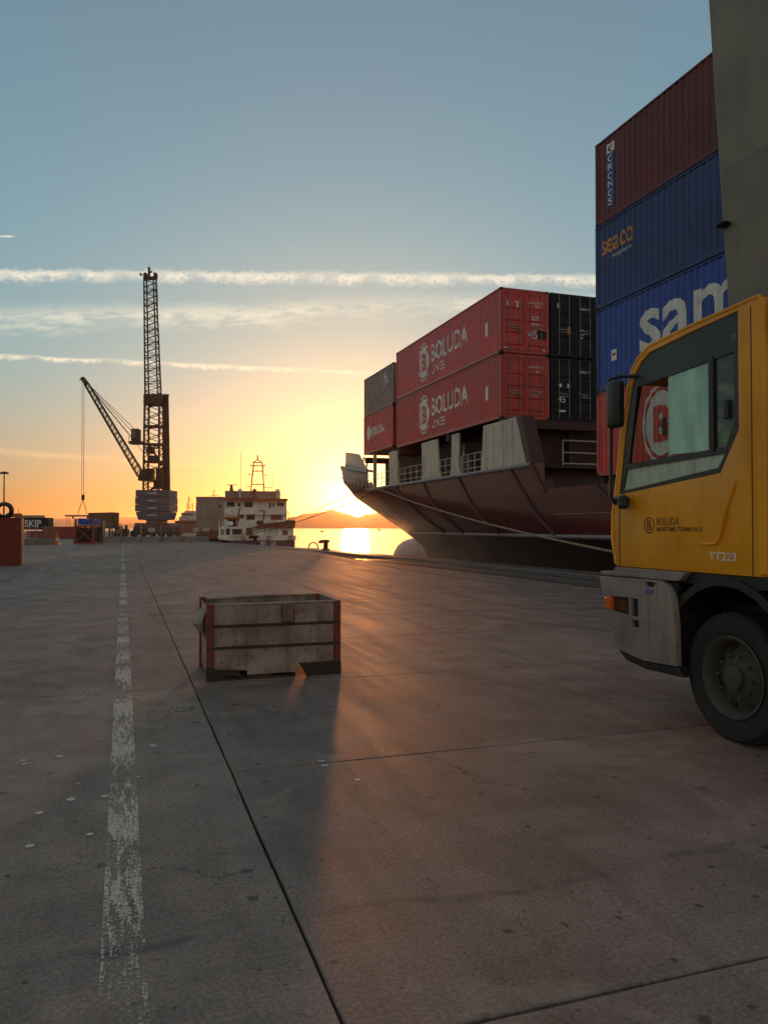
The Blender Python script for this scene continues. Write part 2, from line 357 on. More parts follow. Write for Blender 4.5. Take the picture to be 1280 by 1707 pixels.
M_cope = paint('cope_concrete', (0.16, 0.135, 0.115), 0.5, dirt=0.3, scale=0.8, bmp=0.4)
EDGE = [(15.1, -70), (15.1, 22), (14.64, 31.7), (13.74, 39.8), (12.9, 51.2), (8.6, 82.0), (8.6, 104), (17, 108), (28, 330)]
def edge_x(y):
    for (xa, ya), (xb, yb) in zip(EDGE, EDGE[1:]):
        if ya <= y <= yb: return xa+(xb-xa)*(y-ya)/(yb-ya)
    return EDGE[-1][0]
# the land: one sheet below the slabs, its wall going down into the water
land = [(-700, -70)]+EDGE+[(-700, 330)]
mb = MB(); n = len(land)
mb.add([(x, y, -0.035) for x, y in land]+[(x, y, -6) for x, y in land], [tuple(range(n))]+[(i, (i+1) % n, (i+1) % n+n, i+n) for i in range(n)])
tag(mb.build('ground', M_joint), kind='structure')
pav = bpy.data.objects.new('pavement', None); C.objects.link(pav); tag(pav, kind='structure')
slab_meshes = {}
def slab(x0, x1, y0, y1, gap=0.007):
    k = (round(x1-x0, 2), round(y1-y0, 2))
    if k not in slab_meshes:
        w, l = x1-x0-2*gap, y1-y0-2*gap; b = 0.006; m = MB()
        rr = random.Random(5); ring = []
        for (ax, ay, bx, by) in ((0,0,w,0),(w,0,w,l),(w,l,0,l),(0,l,0,0)):      # slightly ragged arrises
            for i in range(10): ring.append((ax+(bx-ax)*i/10+rr.uniform(-.003,.003), ay+(by-ay)*i/10+rr.uniform(-.003,.003)))
        q = len(ring); cx, cy = w/2, l/2
        top = [(cx+(x-cx)*(1-2*b/w), cy+(y-cy)*(1-2*b/l), 0) for x, y in ring]; mid_ = [(x, y, -b) for x, y in ring]; bot = [(x, y, -0.03) for x, y in ring]
        m.add(top+mid_+bot, [tuple(range(q))]+[(i, i+q, (i+1) % q+q, (i+1) % q) for i in range(q)]+[(i+q, i+2*q, (i+1) % q+2*q, (i+1) % q+q) for i in range(q)])
        slab_meshes[k] = m.mesh('slab', M_ground)
    o = link('slab', slab_meshes[k], pav); o.location = (x0+gap, y0+gap, 0)
cols = [0.66+3.83*k for k in range(-6, 3)]
for x0, x1 in zip(cols, cols[1:]):
    st = 2.74 if x0 > 0.6 else 5.48
    y = 2.24-2.74*2 if x0 > 0.6 else 7.72-5.48*2
    while y < 60: slab(x0, x1, y, y+st); y += st
y = 2.24-2.74*2
while y < 60: slab(cols[-1], 9.78, y, y+2.74); y += 2.74
ytop = y
# beyond the last row, and to the left: the same concrete without joints to see
fl = [(-700, ytop), (9.78, ytop), (edge_x(74.0)-0.5, 74.0), (8.1, 82), (8.1, 104.5), (16.5, 108.5), (27.5, 329), (-700, 329)]
mb = MB().add([(x, y, 0) for x, y in fl], [tuple(range(len(fl)))]); 
mb.add([(-700, -69, 0), (cols[0]-0.01, -69, 0), (cols[0]-0.01, ytop-0.01, 0), (-700, ytop-0.01, 0)], [(0,1,2,3)])
mb.add([(cols[0], -69, 0), (9.78, -69, 0), (9.78, 2.24-5.48-2.8, 0), (cols[0], 2.24-5.48-2.8, 0)], [(0,1,2,3)])
tag(mb.build('yard', M_ground), kind='structure')
# quay apron: cable slot, crane rails, and the cope along the edge
ap = [(9.86, -69)]+[(9.86, 66.8)]; ys = [-69, 22, 31.7, 39.8, 51.2, 74]
mb = MB()
def strip(mb, f0, f1, ys, z, zb):
    for a, b in zip(ys, ys[1:]):
        v = [(f0(a), a), (f1(a), a), (f1(b), b), (f0(b), b)]
        mb.add([(x, y, z) for x, y in v]+[(x, y, zb) for x, y in v], [(0,1,2,3),(0,4,5,1),(1,5,6,2),(2,6,7,3),(3,7,4,0)])
ox = lambda d: (lambda y: edge_x(y)-d)
strip(mb, lambda y: min(9.86, edge_x(y)-1.3), ox(3.62), [-69, 22, 31.7, 36], -0.002, -0.034)
quay = mb.build('quay_apron', M_ground); tag(quay, kind='structure')
mb = MB(); strip(mb, lambda y: 9.86 if y < 36.2 else min(9.86, edge_x(y)-1.3), lambda y: edge_x(y)-(3.62-3.0*max(0, min(1, (y-36)/16))), [36.02, 39.8, 45, 51.2, 66], -0.002, -0.034); mb.build('apron_end', M_ground, quay)
mb = MB(); strip(mb, ox(3.36), ox(1.22), [-69, 22, 31.7, 36], -0.004, -0.034); mb.build('apron_strip', M_cope, quay)
M_rail = paint('rail_steel', (0.16, 0.11, 0.08), 0.32, 0.9, dirt=0.3)
mb = MB(); strip(mb, ox(3.55), ox(3.47), [-69, 22, 31.7, 36], 0.012, -0.034); mb.build('crane_rail', M_rail, quay)
mb = MB(); strip(mb, ox(3.08), ox(3.04), [-69, 22, 31.7, 36], 0.008, -0.034); mb.build('slot_edging', M_rail, quay)
mb = MB(); strip(mb, ox(1.16), ox(-0.03), [-69, 22, 31.7, 39.8, 51.2, 82, 104], 0.05, -0.9); mb.build('cope_beam', M_cope, quay, bevel=0.02)
mb = MB(); strip(mb, ox(2.2), ox(2.12), [-69, 22, 31.7, 36], 0.006, -0.034); mb.build('cable_slot', M_joint, quay)

def water_material():
    m, T = new_mat('harbour_water'); p = pos(T); x, y, z = T.sep(p)
    a = T.noise(T.comb(T.math('MULTIPLY', x, 0.35), T.math('MULTIPLY', y, 0.35), 0.0), 1.0, 3, 0.6)
    b = T.noise(T.comb(T.math('MULTIPLY', x, 1.8), T.math('MULTIPLY', y, 1.8), 2.0), 1.0, 2, 0.6)
    h = T.math('ADD', a, T.math('MULTIPLY', b, 0.25))
    finish(m, T, (0.02, 0.035, 0.04), 0.14, 0, bump(T, h, 0.35, 0.25), spec=0.5)
    return m
mb = MB().add([(-14000,-300,-2.3),(14000,-300,-2.3),(14000,14000,-2.3),(-14000,14000,-2.3)], [(0,1,2,3)])
tag(mb.build('water', water_material()), kind='structure')

def hill_mesh(name, prof, dist, thick, mat, seed):
    """a ridge: prof gives (bearing degrees from +Y, height); real terrain with a slope and a back"""
    rnd = random.Random(seed); rows = 9; mb = MB(); N = 150
    a0, a1 = prof[0][0], prof[-1][0]
    def hgt(a):
        for (p, hp), (q, hq) in zip(prof, prof[1:]):
            if p <= a <= q: t = (a-p)/(q-p); t = t*t*(3-2*t); return hp+(hq-hp)*t
        return 0
    for i in range(N+1):
        a = a0+(a1-a0)*i/N; hh = hgt(a)*(1+0.04*math.sin(a*9+seed)+0.03*math.sin(a*23.0))
        for j in range(rows+1):
            t = j/rows; prf = math.sin(math.pi*min(1, t))**0.8 if 0 < t < 1 else 0
            d = dist+thick*t; jit = 1+0.10*math.sin(i*0.9+j*1.7)*(prf > 0)
            mb.v.append((d*math.sin(R(a)), d*math.cos(R(a)), -3+(hh+3)*prf*(jit if abs(t-0.5) > 0.15 else 1)))
    for i in range(N):
        for j in range(rows):
            k = i*(rows+1)+j; mb.f.append((k, k+1, k+rows+2, k+rows+1))
    o = mb.build(name, mat, smooth=True); tag(o, kind='structure'); return o
M_hill = paint('hill_scrub', (0.06, 0.06, 0.035), 0.9, var=0.5, scale=0.01, dirt=0, bmp=0)
def brg(x): return math.degrees(TH+math.atan((x-640)/1290))
hill_mesh('hills', [(brg(455), 0), (brg(490), 62), (brg(520), 80), (brg(556), 94), (brg(578), 78), (brg(594), 58), (brg(612), 72), (brg(640), 86), (brg(700), 88), (brg(800), 110), (brg(950), 80), (brg(1100), 120), (62, 90), (75, 0)], 3600, 1400, M_hill, 2)
hill_mesh('hills', [(-48, 0), (-30, 90), (brg(40), 100), (brg(150), 120), (brg(230), 135), (brg(330), 120), (brg(430), 110), (brg(520), 0)], 9500, 2000, M_hill, 6)

# ------------------------------------------------------------------ shipping containers
M_white = paint('white_lettering', (0.85, 0.82, 0.78), 0.35, dirt=0.22, var=0.2)
M_orange_txt = paint('orange_lettering', (0.75, 0.30, 0.03), 0.55, dirt=0.1)
M_blue_txt = paint('blue_panel', (0.02, 0.06, 0.28), 0.5, dirt=0.15)
M_redbrown_txt = paint('dull_red_lettering', (0.32, 0.06, 0.02), 0.6, dirt=0.1)
M_dark = paint('dark_metal', (0.02, 0.018, 0.017), 0.55, 0.3, dirt=0.2)
M_galv = paint('galvanised_bar', (0.28, 0.26, 0.25), 0.45, 0.6, dirt=0.3)
PITCH = 0.278
def side_profile(L):
    y, out = 0.16, [(0.16, 0.020)]
    n = int((L-0.32)/PITCH); p = (L-0.32)/n
    for i in range(n):
        b = 0.16+i*p
        out += [(b+p*0.14, 0.020), (b+p*0.36, 0.052), (b+p*0.64, 0.052), (b+p*0.86, 0.020), (b+p, 0.020)]
    return out
def prof_x(P, y):
    for (a, xa), (b, xb) in zip(P, P[1:]):
        if a <= y <= b: return xa+(xb-xa)*(y-a)/max(1e-6, b-a)
    return 0.02
cast_mesh = MB().box(0, 0, 0, 0.165, 0.175, 0.118).mesh('corner_casting', M_dark, bevel=0.012)
shared = {}
def container(name, label, L, H, loc, m, m_frame, group, deco=None, doors=True, markings=(), roof=None):
    Wd = 2.44; t = thing(name, label, 'container', loc, 0, group); P = side_profile(L); key = (L, H, m.name)
    if key not in shared:
        d = {}
        f = MB()
        for x in (0, Wd-0.14):
            for y in (0, L-0.15): f.box(x+0.004, y+0.004, 0.1, x+0.136, y+0.146, H-0.1)
        for x in (0.004, Wd-0.074):
            f.box(x, 0.15, 0.012, x+0.07, L-0.15, 0.165); f.box(x, 0.15, H-0.075, x+0.07, L-0.15, H-0.01)
        for y in (0.004, L-0.094):
            f.box(0.14, y, 0.012, Wd-0.14, y+0.09, 0.165); f.box(0.14, y, H-0.13, Wd-0.14, y+0.09, H-0.01)
        d['frame'] = f.mesh('frame', m_frame, bevel=0.006)
        for nm, sx in (('a', 1), ('b', -1)):
            s = MB(); pts = [(x if sx > 0 else Wd-x, y) for y, x in P]
            for (xa, ya), (xb, yb) in zip(pts, pts[1:]):
                s.add([(xa, ya, 0.15), (xb, yb, 0.15), (xb, yb, H-0.06), (xa, ya, H-0.06)], [(0,1,2,3)])
            d['side'+nm] = s.mesh('side_panel', m)
        w = MB(); n = 9; xs = []
        for i in range(n):
            b = 0.14+i*(Wd-0.28)/n; q = (Wd-0.28)/n; xs += [(b, 0.02), (b+q*.25, 0.02), (b+q*.4, 0.06), (b+q*.75, 0.06), (b+q*.9, 0.02)]
        xs.append((Wd-0.14, 0.02))
        for (xa, da), (xb, db) in zip(xs, xs[1:]): w.add([(xa, L-da, .15), (xb, L-db, .15), (xb, L-db, H-.1), (xa, L-da, H-.1)], [(0,1,2,3)])
        d['wall'] = w.mesh('end_wall', m)
        ro = MB(); ro.box(0.06, 0.08, H-0.05, Wd-0.06, L-0.08, H-0.03)
        for i in range(int(L/0.6)): ro.box(0.2, 0.3+i*0.6, H-0.03, Wd-0.2, 0.5+i*0.6, H-0.014)
        d['roof'] = ro.mesh('roof', m)
        d['floor'] = MB().box(0.06, 0.08, 0.10, Wd-0.06, L-0.08, 0.15).mesh('floor', M_dark)
        dm = MB(); w2 = Wd/2-0.155; dm.box(0, 0.030, 0.18, w2, 0.05, H-0.14)            # one door leaf: frame bars and ribbed sheet
        dm.box(0, 0.012, 0.18, 0.10, 0.032, H-0.14); dm.box(w2-0.07, 0.012, 0.18, w2, 0.032, H-0.14)
        for z in (0.18, H-0.24): dm.box(0.10, 0.012, z, w2-0.07, 0.032, z+0.10)
        nz = 4
        for i in range(nz):
            z = 0.36+i*(H-0.72)/nz; dm.add([(0.12,0.03,z),(w2-0.09,0.03,z),(w2-0.09,0.03,z+(H-0.72)/nz-0.06),(0.12,0.03,z+(H-0.72)/nz-0.06),
                (0.15,0.012,z+0.06),(w2-0.12,0.012,z+0.06),(w2-0.12,0.012,z+(H-0.72)/nz-0.12),(0.15,0.012,z+(H-0.72)/nz-0.12)], [(0,1,5,4),(1,2,6,5),(2,3,7,6),(3,0,4,7),(4,5,6,7)])
        d['door'] = dm.mesh('door', m, bevel=0.003)
        d['hinge'] = MB().box(0, 0, 0, 0.06, 0.03, 0.14).mesh('hinge', m_frame)
        d['bar'] = MB().tube([(0, 0, 0.10), (0, 0, H-0.08)], 0.019, 8).mesh('locking_bar', M_galv, smooth=True)
        d['handle'] = MB().box(-0.03, -0.012, -0.02, 0.42, 0.008, 0.02).mesh('handle', M_galv)
        shared[key] = d
    d = shared[key]
    link('frame', d['frame'], t); link('side_panel', d['sidea'], t); link('side_panel', d['sideb'], t); link('roof', d['roof'], t); link('floor', d['floor'], t); link('end_wall', d['wall'], t)
    for x in (0, Wd-0.165):
        for y in (0, L-0.175):
            for z in (0, H-0.118): o = link('corner_casting', cast_mesh, t); o.location = (x, y, z)
    for k in (0, 1):
        o = link('door', d['door'], t); o.location = (0.145 if k == 0 else Wd/2+0.01, 0, 0); w2 = Wd/2-0.155
        for i, bx in enumerate((0.28, 0.80)):
            b = link('locking_bar', d['bar'], o); b.location = (bx, -0.012, 0)
            hb = link('handle', d['handle'], o); hb.location = (bx if i == 0 else bx-0.40, -0.022, 1.25-0.12*i)
        for i in range(4):
            q = link('hinge', d['hinge'], o); q.location = (-0.03 if k == 0 else w2-0.03, -0.003, 0.35+i*(H-0.8)/3)
    for (txt, x, z, size, mat_) in markings:
        if txt == '*': MB().box(x, -0.004, z, x+size[0], 0.010, z+size[1]).build('sticker', mat_, t)
        else: text_on('lettering', txt, size, mat_, lambda u, v, x=x, z=z: (x+u, 0.006, z+v), t, bold=0.004)
    if deco: deco(t, L, H, P)
    return t
def on_side(P, ystart, z0):
    return lambda u, v: (prof_x(P, ystart-u)-0.007, ystart-u, z0+v)
def cuts_for(P, ystart): return sorted(ystart-y for y, _ in P)
def boluda(t, P, yc, zc, r, text_y, cap, lines=True, wide=4.8):
    """ring with a B in it, then the name, as painted on the side"""
    fn = on_side(P, yc+r, zc-r); cu = [c for c in cuts_for(P, yc+r) if -0.05 < c < 2*r+0.05]
    shape_on('emblem_ring', [circ(r, r, r*0.74, 40, r), circ(r, r, r*0.66, 40, r*0.92)], M_white, fn, t, cu)
    shape_on('emblem_disc', [circ(r, r, r*0.58, 40, r*0.82)], M_white, fn, t, cu)
    fb = lambda u, v: (prof_x(P, yc+0.28*r/0.62-u)-0.011, yc+0.28*r/0.62-u, zc-0.42*r+v)
    return fb
def add_boluda(t, P, yc, zc, r, ty, tz, cap, wide, mred, lines=True):
    boluda(t, P, yc, zc, r, 0, 0)
    y0 = yc+0.33*r
    text_on('emblem_letter', 'B', 1.22*r, mred, lambda u, v: (prof_x(P, y0-u)-0.012, y0-u, zc-0.43*r+v), t, bold=0.05*r, cuts=[c for c in cuts_for(P, y0) if -0.05 < c < 1.6*r])
    text_on('lettering', 'BOLUDA', cap/0.72, M_white, on_side(P, ty, tz), t, bold=0.022, cuts=[c for c in cuts_for(P, ty) if -0.05 < c < wide+0.05], width=wide)
    if lines: text_on('lettering', 'LINES', 0.62, M_white, on_side(P, ty-0.05, tz-0.66), t, bold=0.005, cuts=[c for c in cuts_for(P, ty-0.05) if -0.05 < c < 1.85], width=1.75)
M_red = paint('red_container_paint', (0.66, 0.022, 0.020), 0.27, spec=0.55, dirt=0.22, rust=0.35, scale=0.9)
M_red2 = paint('faded_red_container_paint', (0.58, 0.032, 0.028), 0.32, dirt=0.34, rust=0.6, scale=1.1, bmp=0.35, spec=0.5)
M_redf = paint('red_frame_paint', (0.55, 0.050, 0.042), 0.35, dirt=0.35, rust=0.5, scale=0.9)
M_black = paint('navy_black_paint', (0.008, 0.009, 0.018), 0.55, spec=0.3, dirt=0.12, rust=0.2, scale=0.9)
M_grey = paint('pale_red_grey_paint', (0.40, 0.29, 0.26), 0.6, dirt=0.5, rust=0.7, scale=0.9)
M_maroon = paint('maroon_paint', (0.16, 0.026, 0.028), 0.55, dirt=0.3, rust=0.4, scale=0.9)
M_blue1 = paint('navy_blue_paint', (0.025, 0.055, 0.20), 0.5, dirt=0.25, rust=0.15, scale=0.9)
M_blue2 = paint('bright_blue_paint', (0.025, 0.075, 0.42), 0.45, dirt=0.2, rust=0.15, scale=0.9)
L45, HC, ST = 13.72, 2.896, 2.591
def deco_red(t, L, H, P):
    add_boluda(t, P, 9.25, 1.42, 1.08, 8.15, 1.22, 0.95, 4.7, M_red)
    MB().box(0.008, 1.25, 1.0, 0.016, 1.50, 1.62).build('label_plate', M_white, t)
mk_red = [('45', 1.36, 0.72, 0.52, M_white), ('*', 1.86, 0.70, (0.42, 0.40), M_dark), ('*', 1.86, 1.02, (0.42, 0.09), M_white), ('B', 0.30, 2.10, 0.30, M_white), ('BOLU 145116 1', 1.42, 2.28, 0.125, M_white), ('45G1', 1.72, 2.12, 0.125, M_white),
          ('MAX. GR.', 1.50, 1.66, 0.10, M_white), ('32500 KG', 1.50, 1.54, 0.10, M_white), ('TARE 4800 KG', 1.50, 1.34, 0.09, M_white), ('*', 0.82, 1.00, (0.17, 0.17), M_redbrown_txt), ('*', 0.30, 1.05, (0.12, 0.10), M_redbrown_txt), ('*', 0.72, 2.28, (0.26, 0.05), M_white), ('*', 0.81, 2.05, (0.08, 0.22), M_white), ('*', 0.15, 0.19, (0.2, 0.05), M_white), ('*', 2.1, 0.19, (0.15, 0.05), M_white)]
mk_red2 = [('BOLU 147171 5', 1.40, 2.32, 0.115, M_white), ('45G1', 1.75, 2.12, 0.10, M_white), ('*', 0.78, 0.95, (0.10, 0.24), M_redbrown_txt), ('MAX. GR. 32500', 1.46, 1.22, 0.085, M_white), ('TARE  4800', 1.46, 1.06, 0.085, M_white), ('B', 0.26, 2.20, 0.26, M_redbrown_txt)]
mk_bl = [('B', 0.32, 2.22, 0.30, M_white), ('BOLU 14', 1.50, 2.22, 0.14, M_white), ('*', 0.86, 1.05, (0.15, 0.34), M_orange_txt), ('MAX', 1.50, 1.25, 0.10, M_white), ('TARE', 1.50, 1.05, 0.10, M_white), ('NET', 1.50, 0.90, 0.10, M_white)]
mk_bl2 = [('45', 0.36, 0.86, 0.42, M_white), ('BOLU 14', 1.50, 2.25, 0.15, M_white), ('*', 0.40, 1.55, (0.16, 0.15), M_white), ('*', 0.86, 1.52, (0.12, 0.2), M_white), ('*', 0.40, 0.42, (0.36, 0.09), M_white)]
gF = 'containers stacked on the foredeck'; gS = 'containers in the tall stack'
XS = 15.66
container('shipping_container', 'red container with white B emblem and name, upper one on the foredeck', L45, HC, (XS, 30.5, 9.26), M_red, M_redf, gF, deco_red, markings=mk_red)
container('shipping_container', 'red container with white B emblem and name, directly above the grey hull plates', L45, HC, (XS+0.03, 30.54, 6.35), M_red2, M_redf, gF, deco_red, markings=mk_red2)
container('shipping_container', 'black container with doors facing us, upper one right of the red doors', L45, HC, (XS+2.53, 30.5, 9.26), M_black, M_black, gF, markings=mk_bl)
container('shipping_container', 'black container marked 45, lower one right of the red doors', L45, HC, (XS+2.55, 30.56, 6.35), M_black, M_black, gF, markings=mk_bl2)
L20 = 6.06
def deco_small(t, L, H, P): 
    text_on('lettering', 'BOLUDA', 0.75, M_white, on_side(P, 4.6, 1.15), t, bold=0.015, cuts=[c for c in cuts_for(P, 4.6) if 0 < c < 3], width=2.9)
    shape_on('emblem_disc', [circ(0.5, 0.5, 0.36, 28, 0.5)], M_white, on_side(P, 5.5, 0.9), t, [c for c in cuts_for(P, 5.5) if 0 < c < 1])
def deco_grey(t, L, H, P): text_on('lettering', 'N', 1.2, M_white, on_side(P, 1.9, 1.45), t, bold=0.01, cuts=[c for c in cuts_for(P, 1.9) if 0 < c < 1])
container('shipping_container', 'weathered grey short container on top at the bow', L20, ST, (XS+0.02, 44.85, 9.14), M_grey, M_grey, gF, deco_grey)
container('shipping_container', 'short red container with white name under the weathered grey one', L20, ST, (XS, 44.85, 6.52), M_red, M_redf, gF, deco_small)
def deco_cronos(t, L, H, P):
    fn = on_side(P, 13.08, 0.42); cu = [c for c in cuts_for(P, 13.08) if 0 < c < 0.5]
    shape_on('name_panel', [[(0, 0), (0.44, 0), (0.44, 1.85), (0, 1.85)]], M_blue_txt, fn, t, cu)
    shape_on('name_panel', [[(0, 1.85), (0.44, 1.85), (0.44, 2.18), (0, 2.18)]], M_white, fn, t, cu)
    for i, ch in enumerate('CRONOS'):
        y0 = 13.08-0.09
        text_on('lettering', ch, 0.34, M_white, lambda u, v, i=i: (prof_x(P, y0-u)-0.011, y0-u, 0.42+1.55-0.295*i+v), t, bold=0.004, cuts=[c for c in cuts_for(P, y0) if 0 < c < 0.4], width=0.25)
    y1 = 12.97; text_on('lettering', 'C', 0.28, M_dark, lambda u, v: (prof_x(P, y1-u)-0.011, y1-u, 2.33+v), t, bold=0.01, width=0.2)
def deco_seaco(t, L, H, P):
    text_on('lettering', 'seaco', 1.0, M_orange_txt, on_side(P, 13.36, 1.80), t, bold=0.012, cuts=[c for c in cuts_for(P, 13.36) if 0 < c < 2], width=1.72)
    text_on('lettering', 'seacoglobal.com', 0.2, M_white, on_side(P, 12.75, 1.56), t, cuts=[c for c in cuts_for(P, 12.75) if 0 < c < 1.2], width=1.05)
    text_on('lettering', '45G1', 0.16, M_redbrown_txt, on_side(P, 13.1, 1.60), t, width=0.26)
def deco_sam(t, L, H, P):
    text_on('lettering', 'samskip', 2.75, M_white, on_side(P, 11.35, 0.90), t, bold=0.045, spacing=1.0, cuts=[c for c in cuts_for(P, 11.35) if 0 < c < 9.3], width=9.2)
    MB().box(0.004, 12.55, 0.95, 0.012, 12.85, 1.32).build('label_plate', M_white, t); MB().box(0.001, 12.60, 1.12, 0.005, 12.80, 1.20).build('label_mark', M_redbrown_txt, t)
def deco_red5(t, L, H, P):
    add_boluda(t, P, 10.35, 1.45, 1.22, 9.0, 1.22, 0.95, 4.7, M_red)
Y5 = 23.1-L45; XT = 15.56
container('shipping_container', 'maroon container with vertical blue name strip, top of the tall stack', L45, HC, (XT, Y5, 3.30+3*2.905), M_maroon, M_maroon, gS, deco_cronos)
container('shipping_container', 'navy container with orange name, second from top of the tall stack', L45, HC, (XT, Y5+0.02, 3.30+2*2.905), M_blue1, M_blue1, gS, deco_seaco)
container('shipping_container', 'bright blue container with huge white letters in the tall stack', L45, HC, (XT+0.01, Y5, 3.30+2.905), M_blue2, M_blue1, gS, deco_sam)
container('shipping_container', 'red container at the bottom of the tall stack, seen through the cab window', L45, HC, (XT, Y5, 3.30), M_red, M_redf, gS, deco_red5)

# ------------------------------------------------------------------ the container ship
SX, SB = 24.62, 9.0
HT = [(-3.5, 0, 56.0, 1.45), (-0.92, 3, 57.6, 1.55), (0.2, 5, 58.5, 1.8), (0.7, 6.4, 59.8, 2), (1.37, 15.6, 61.6, 2), (2.13, 27.4, 63.5, 2), (2.94, 35.9, 65.7, 2), (3.62, 42.2, 67.4, 2), (4.47, 47.8, 69.6, 2), (5.24, 48.5, 71.6, 2), (8.5, 50.0, 73.5, 2)]
def hpar(z):
    for a, b in zip(HT, HT[1:]):
        if a[0] <= z <= b[0]: t = (z-a[0])/(b[0]-a[0]); return [a[i]+(b[i]-a[i])*t for i in (1, 2, 3)]
def half(Y, z):
    y0, y1, p = hpar(z)
    if Y <= y0: return SB
    u = min(1, (Y-y0)/(y1-y0)); return SB*math.sqrt(max(0, 1-u**p))
def hx(Y, z, out=0.0): return SX-half(Y, z)-out
ship = thing('cargo_ship', 'container ship with dark red hull moored along the quay', 'ship', (SX, 20, 0))
def sb(mb, name, m, parent=None, **k):
    mb.v = [(x-SX, y-20, z) for x, y, z in mb.v]
    return mb.build(name, m, parent or ship, **k)
M_hull = paint('hull_red_brown', (0.135, 0.018, 0.017), 0.38, spec=0.34, plates=(6.0, 1.4), dirt=0.45, dirtcol=(0.03, 0.018, 0.016), rust=0.3, scale=0.35, bmp=0.25)
M_boot = paint('hull_black_bottom', (0.040, 0.016, 0.015), 0.42, spec=0.35, plates=(6.0, 1.2), dirt=0.55, dirtcol=(0.12, 0.085, 0.07), rust=0.5, scale=0.6, bmp=0.3)
M_shipgrey = paint('ship_grey_white', (0.60, 0.50, 0.42), 0.40, dirt=0.45, rust=0.3, scale=0.6)
M_rub = paint('rubbing_bar_paint', (0.30, 0.24, 0.24), 0.4, dirt=0.3, rust=0.3)
M_diag = paint('fender_bar_paint', (0.085, 0.035, 0.040), 0.45, dirt=0.3, rust=0.3)
M_deck = paint('deck_red_oxide', (0.07, 0.028, 0.024), 0.7, dirt=0.4)
M_rope = paint('mooring_rope', (0.36, 0.27, 0.17), 0.85, dirt=0.3, scale=8)
def hull_band(zs, yfrom, name, m, both=True, thick=False):
    mb = MB(); NU = 44
    for side in ((1, -1) if both else (1,)):
        grid = []
        for z in zs:
            y0, y1, p = hpar(z); ys = [yfrom+(max(y0, yfrom+0.1)-yfrom)*i/8 for i in range(8)] if y0 > yfrom else []
            st = max(y0, yfrom); u0 = (st-y0)/(y1-y0)
            us = [u0+(1-u0)*math.sin(math.pi/2*i/NU) for i in range(NU+1)]
            row = [(SX-side*SB, y, z) for y in ys]; row = [(SX-side*half(y, z), y, z) for y in ys]
            pad = 8-len(row)
            row = row+[(SX-side*half(st, z), st, z)]*pad
            row += [(SX-side*half(y0+u*(y1-y0), z), y0+u*(y1-y0), z) for u in us]
            grid.append(row)
        k = len(mb.v); n = len(grid[0])
        for r in grid: mb.v += r
        for i in range(len(grid)-1):
            for j in range(n-1): mb.f.append((k+i*n+j, k+i*n+j+1, k+(i+1)*n+j+1, k+(i+1)*n+j))
    me = bpy.data.meshes.new(name); me.from_pydata([(x-SX, y-20, z) for x, y, z in mb.v], [], mb.f)
    bm = bmesh.new(); bm.from_mesh(me); bmesh.ops.remove_doubles(bm, verts=bm.verts, dist=0.002); bmesh.ops.dissolve_degenerate(bm, edges=bm.edges, dist=0.001)
    bmesh.ops.recalc_face_normals(bm, faces=bm.faces); bm.to_mesh(me); bm.free()
    for p in me.polygons: p.use_smooth = True
    me.materials.append(m); return link(name, me, ship)
hull_band([1.2, 1.37, 1.75, 2.13, 2.55, 2.94, 3.05], -60, 'hull', M_hull)
hull_band([-3.5, -2.4, -1.6, -0.92, -0.4, 0.2, 0.45, 0.7, 1.0, 1.2], -60, 'lower_hull', M_boot)
hull_band([3.05, 3.3, 3.62, 4.1], 26.7, 'forecastle_side', M_hull)
# the stern wall, decks
sb(MB().box(SX-SB, -60.05, -3.5, SX+SB, -60, 3.05), 'transom', M_hull)
sb(MB().box(SX-SB+0.05, -60, 2.90, SX+SB-0.05, 32, 2.99), 'main_deck', M_deck)
dk = [(hx(27+i, 4.0)+0.05, 27+i) for i in range(0, 42)]
mb = MB(); pl = dk+[(2*SX-x, y) for x, y in reversed(dk)]; q = len(pl)
mb.add([(x, y, 4.02) for x, y in pl]+[(x, y, 3.92) for x, y in pl], [tuple(range(q)), tuple(range(2*q-1, q-1, -1))]+[(i, (i+1) % q, (i+1) % q+q, i+q) for i in range(q)])
sb(mb, 'forecastle_deck', M_deck)
# the slanted end of the forecastle, its thick frame plate
mb = MB(); fnx = lambda u, v, w: (w, u, v)
mb.prism([(26.55, 2.9), (27.0, 2.9), (28.05, 4.1), (28.95, 6.2), (28.45, 6.2), (27.6, 4.1)], fnx, SX-SB-0.06, SX-SB+0.55); sb(mb, 'end_frame', paint('frame_dark_red', (0.085, 0.022, 0.02), 0.5, dirt=0.4), bevel=0.02)
mb = MB(); mb.prism([(26.9, 3.0), (31.2, 3.0), (31.2, 4.03), (27.6, 4.03)], fnx, SX-SB+0.6, SX+SB-0.6); sb(mb, 'forecastle_step', M_deck)
# grey plates carrying the container deck
for poly in ([(27.72, 4.12), (32.46, 4.12), (32.30, 4.6), (32.14, 6.2), (28.60, 6.2)],
             [(34.70, 4.12), (35.98, 4.12), (35.80, 4.6), (35.75, 6.2), (34.88, 6.2), (34.88, 4.6)],
             [(37.10, 4.12), (39.95, 4.12), (39.80, 4.6), (39.90, 6.2), (37.66, 6.2), (37.40, 4.6)],
             [(43.70, 4.12), (45.45, 4.12), (45.30, 4.6), (45.50, 6.2), (43.97, 6.2), (43.90, 4.6)]):
    mb = MB(); mb.prism(poly, fnx, SX-SB-0.01, SX-SB+0.09); sb(mb, 'stanchion_plate', M_shipgrey, bevel=0.01)
for y in (29.3, 30.2, 31.1, 31.8):
    mb = MB(); mb.beam((SX-SB-0.02, y, 4.2), (SX-SB-0.02, y+0.05, 6.1), 0.05, 0.03); sb(mb, 'stiffener', M_shipgrey)
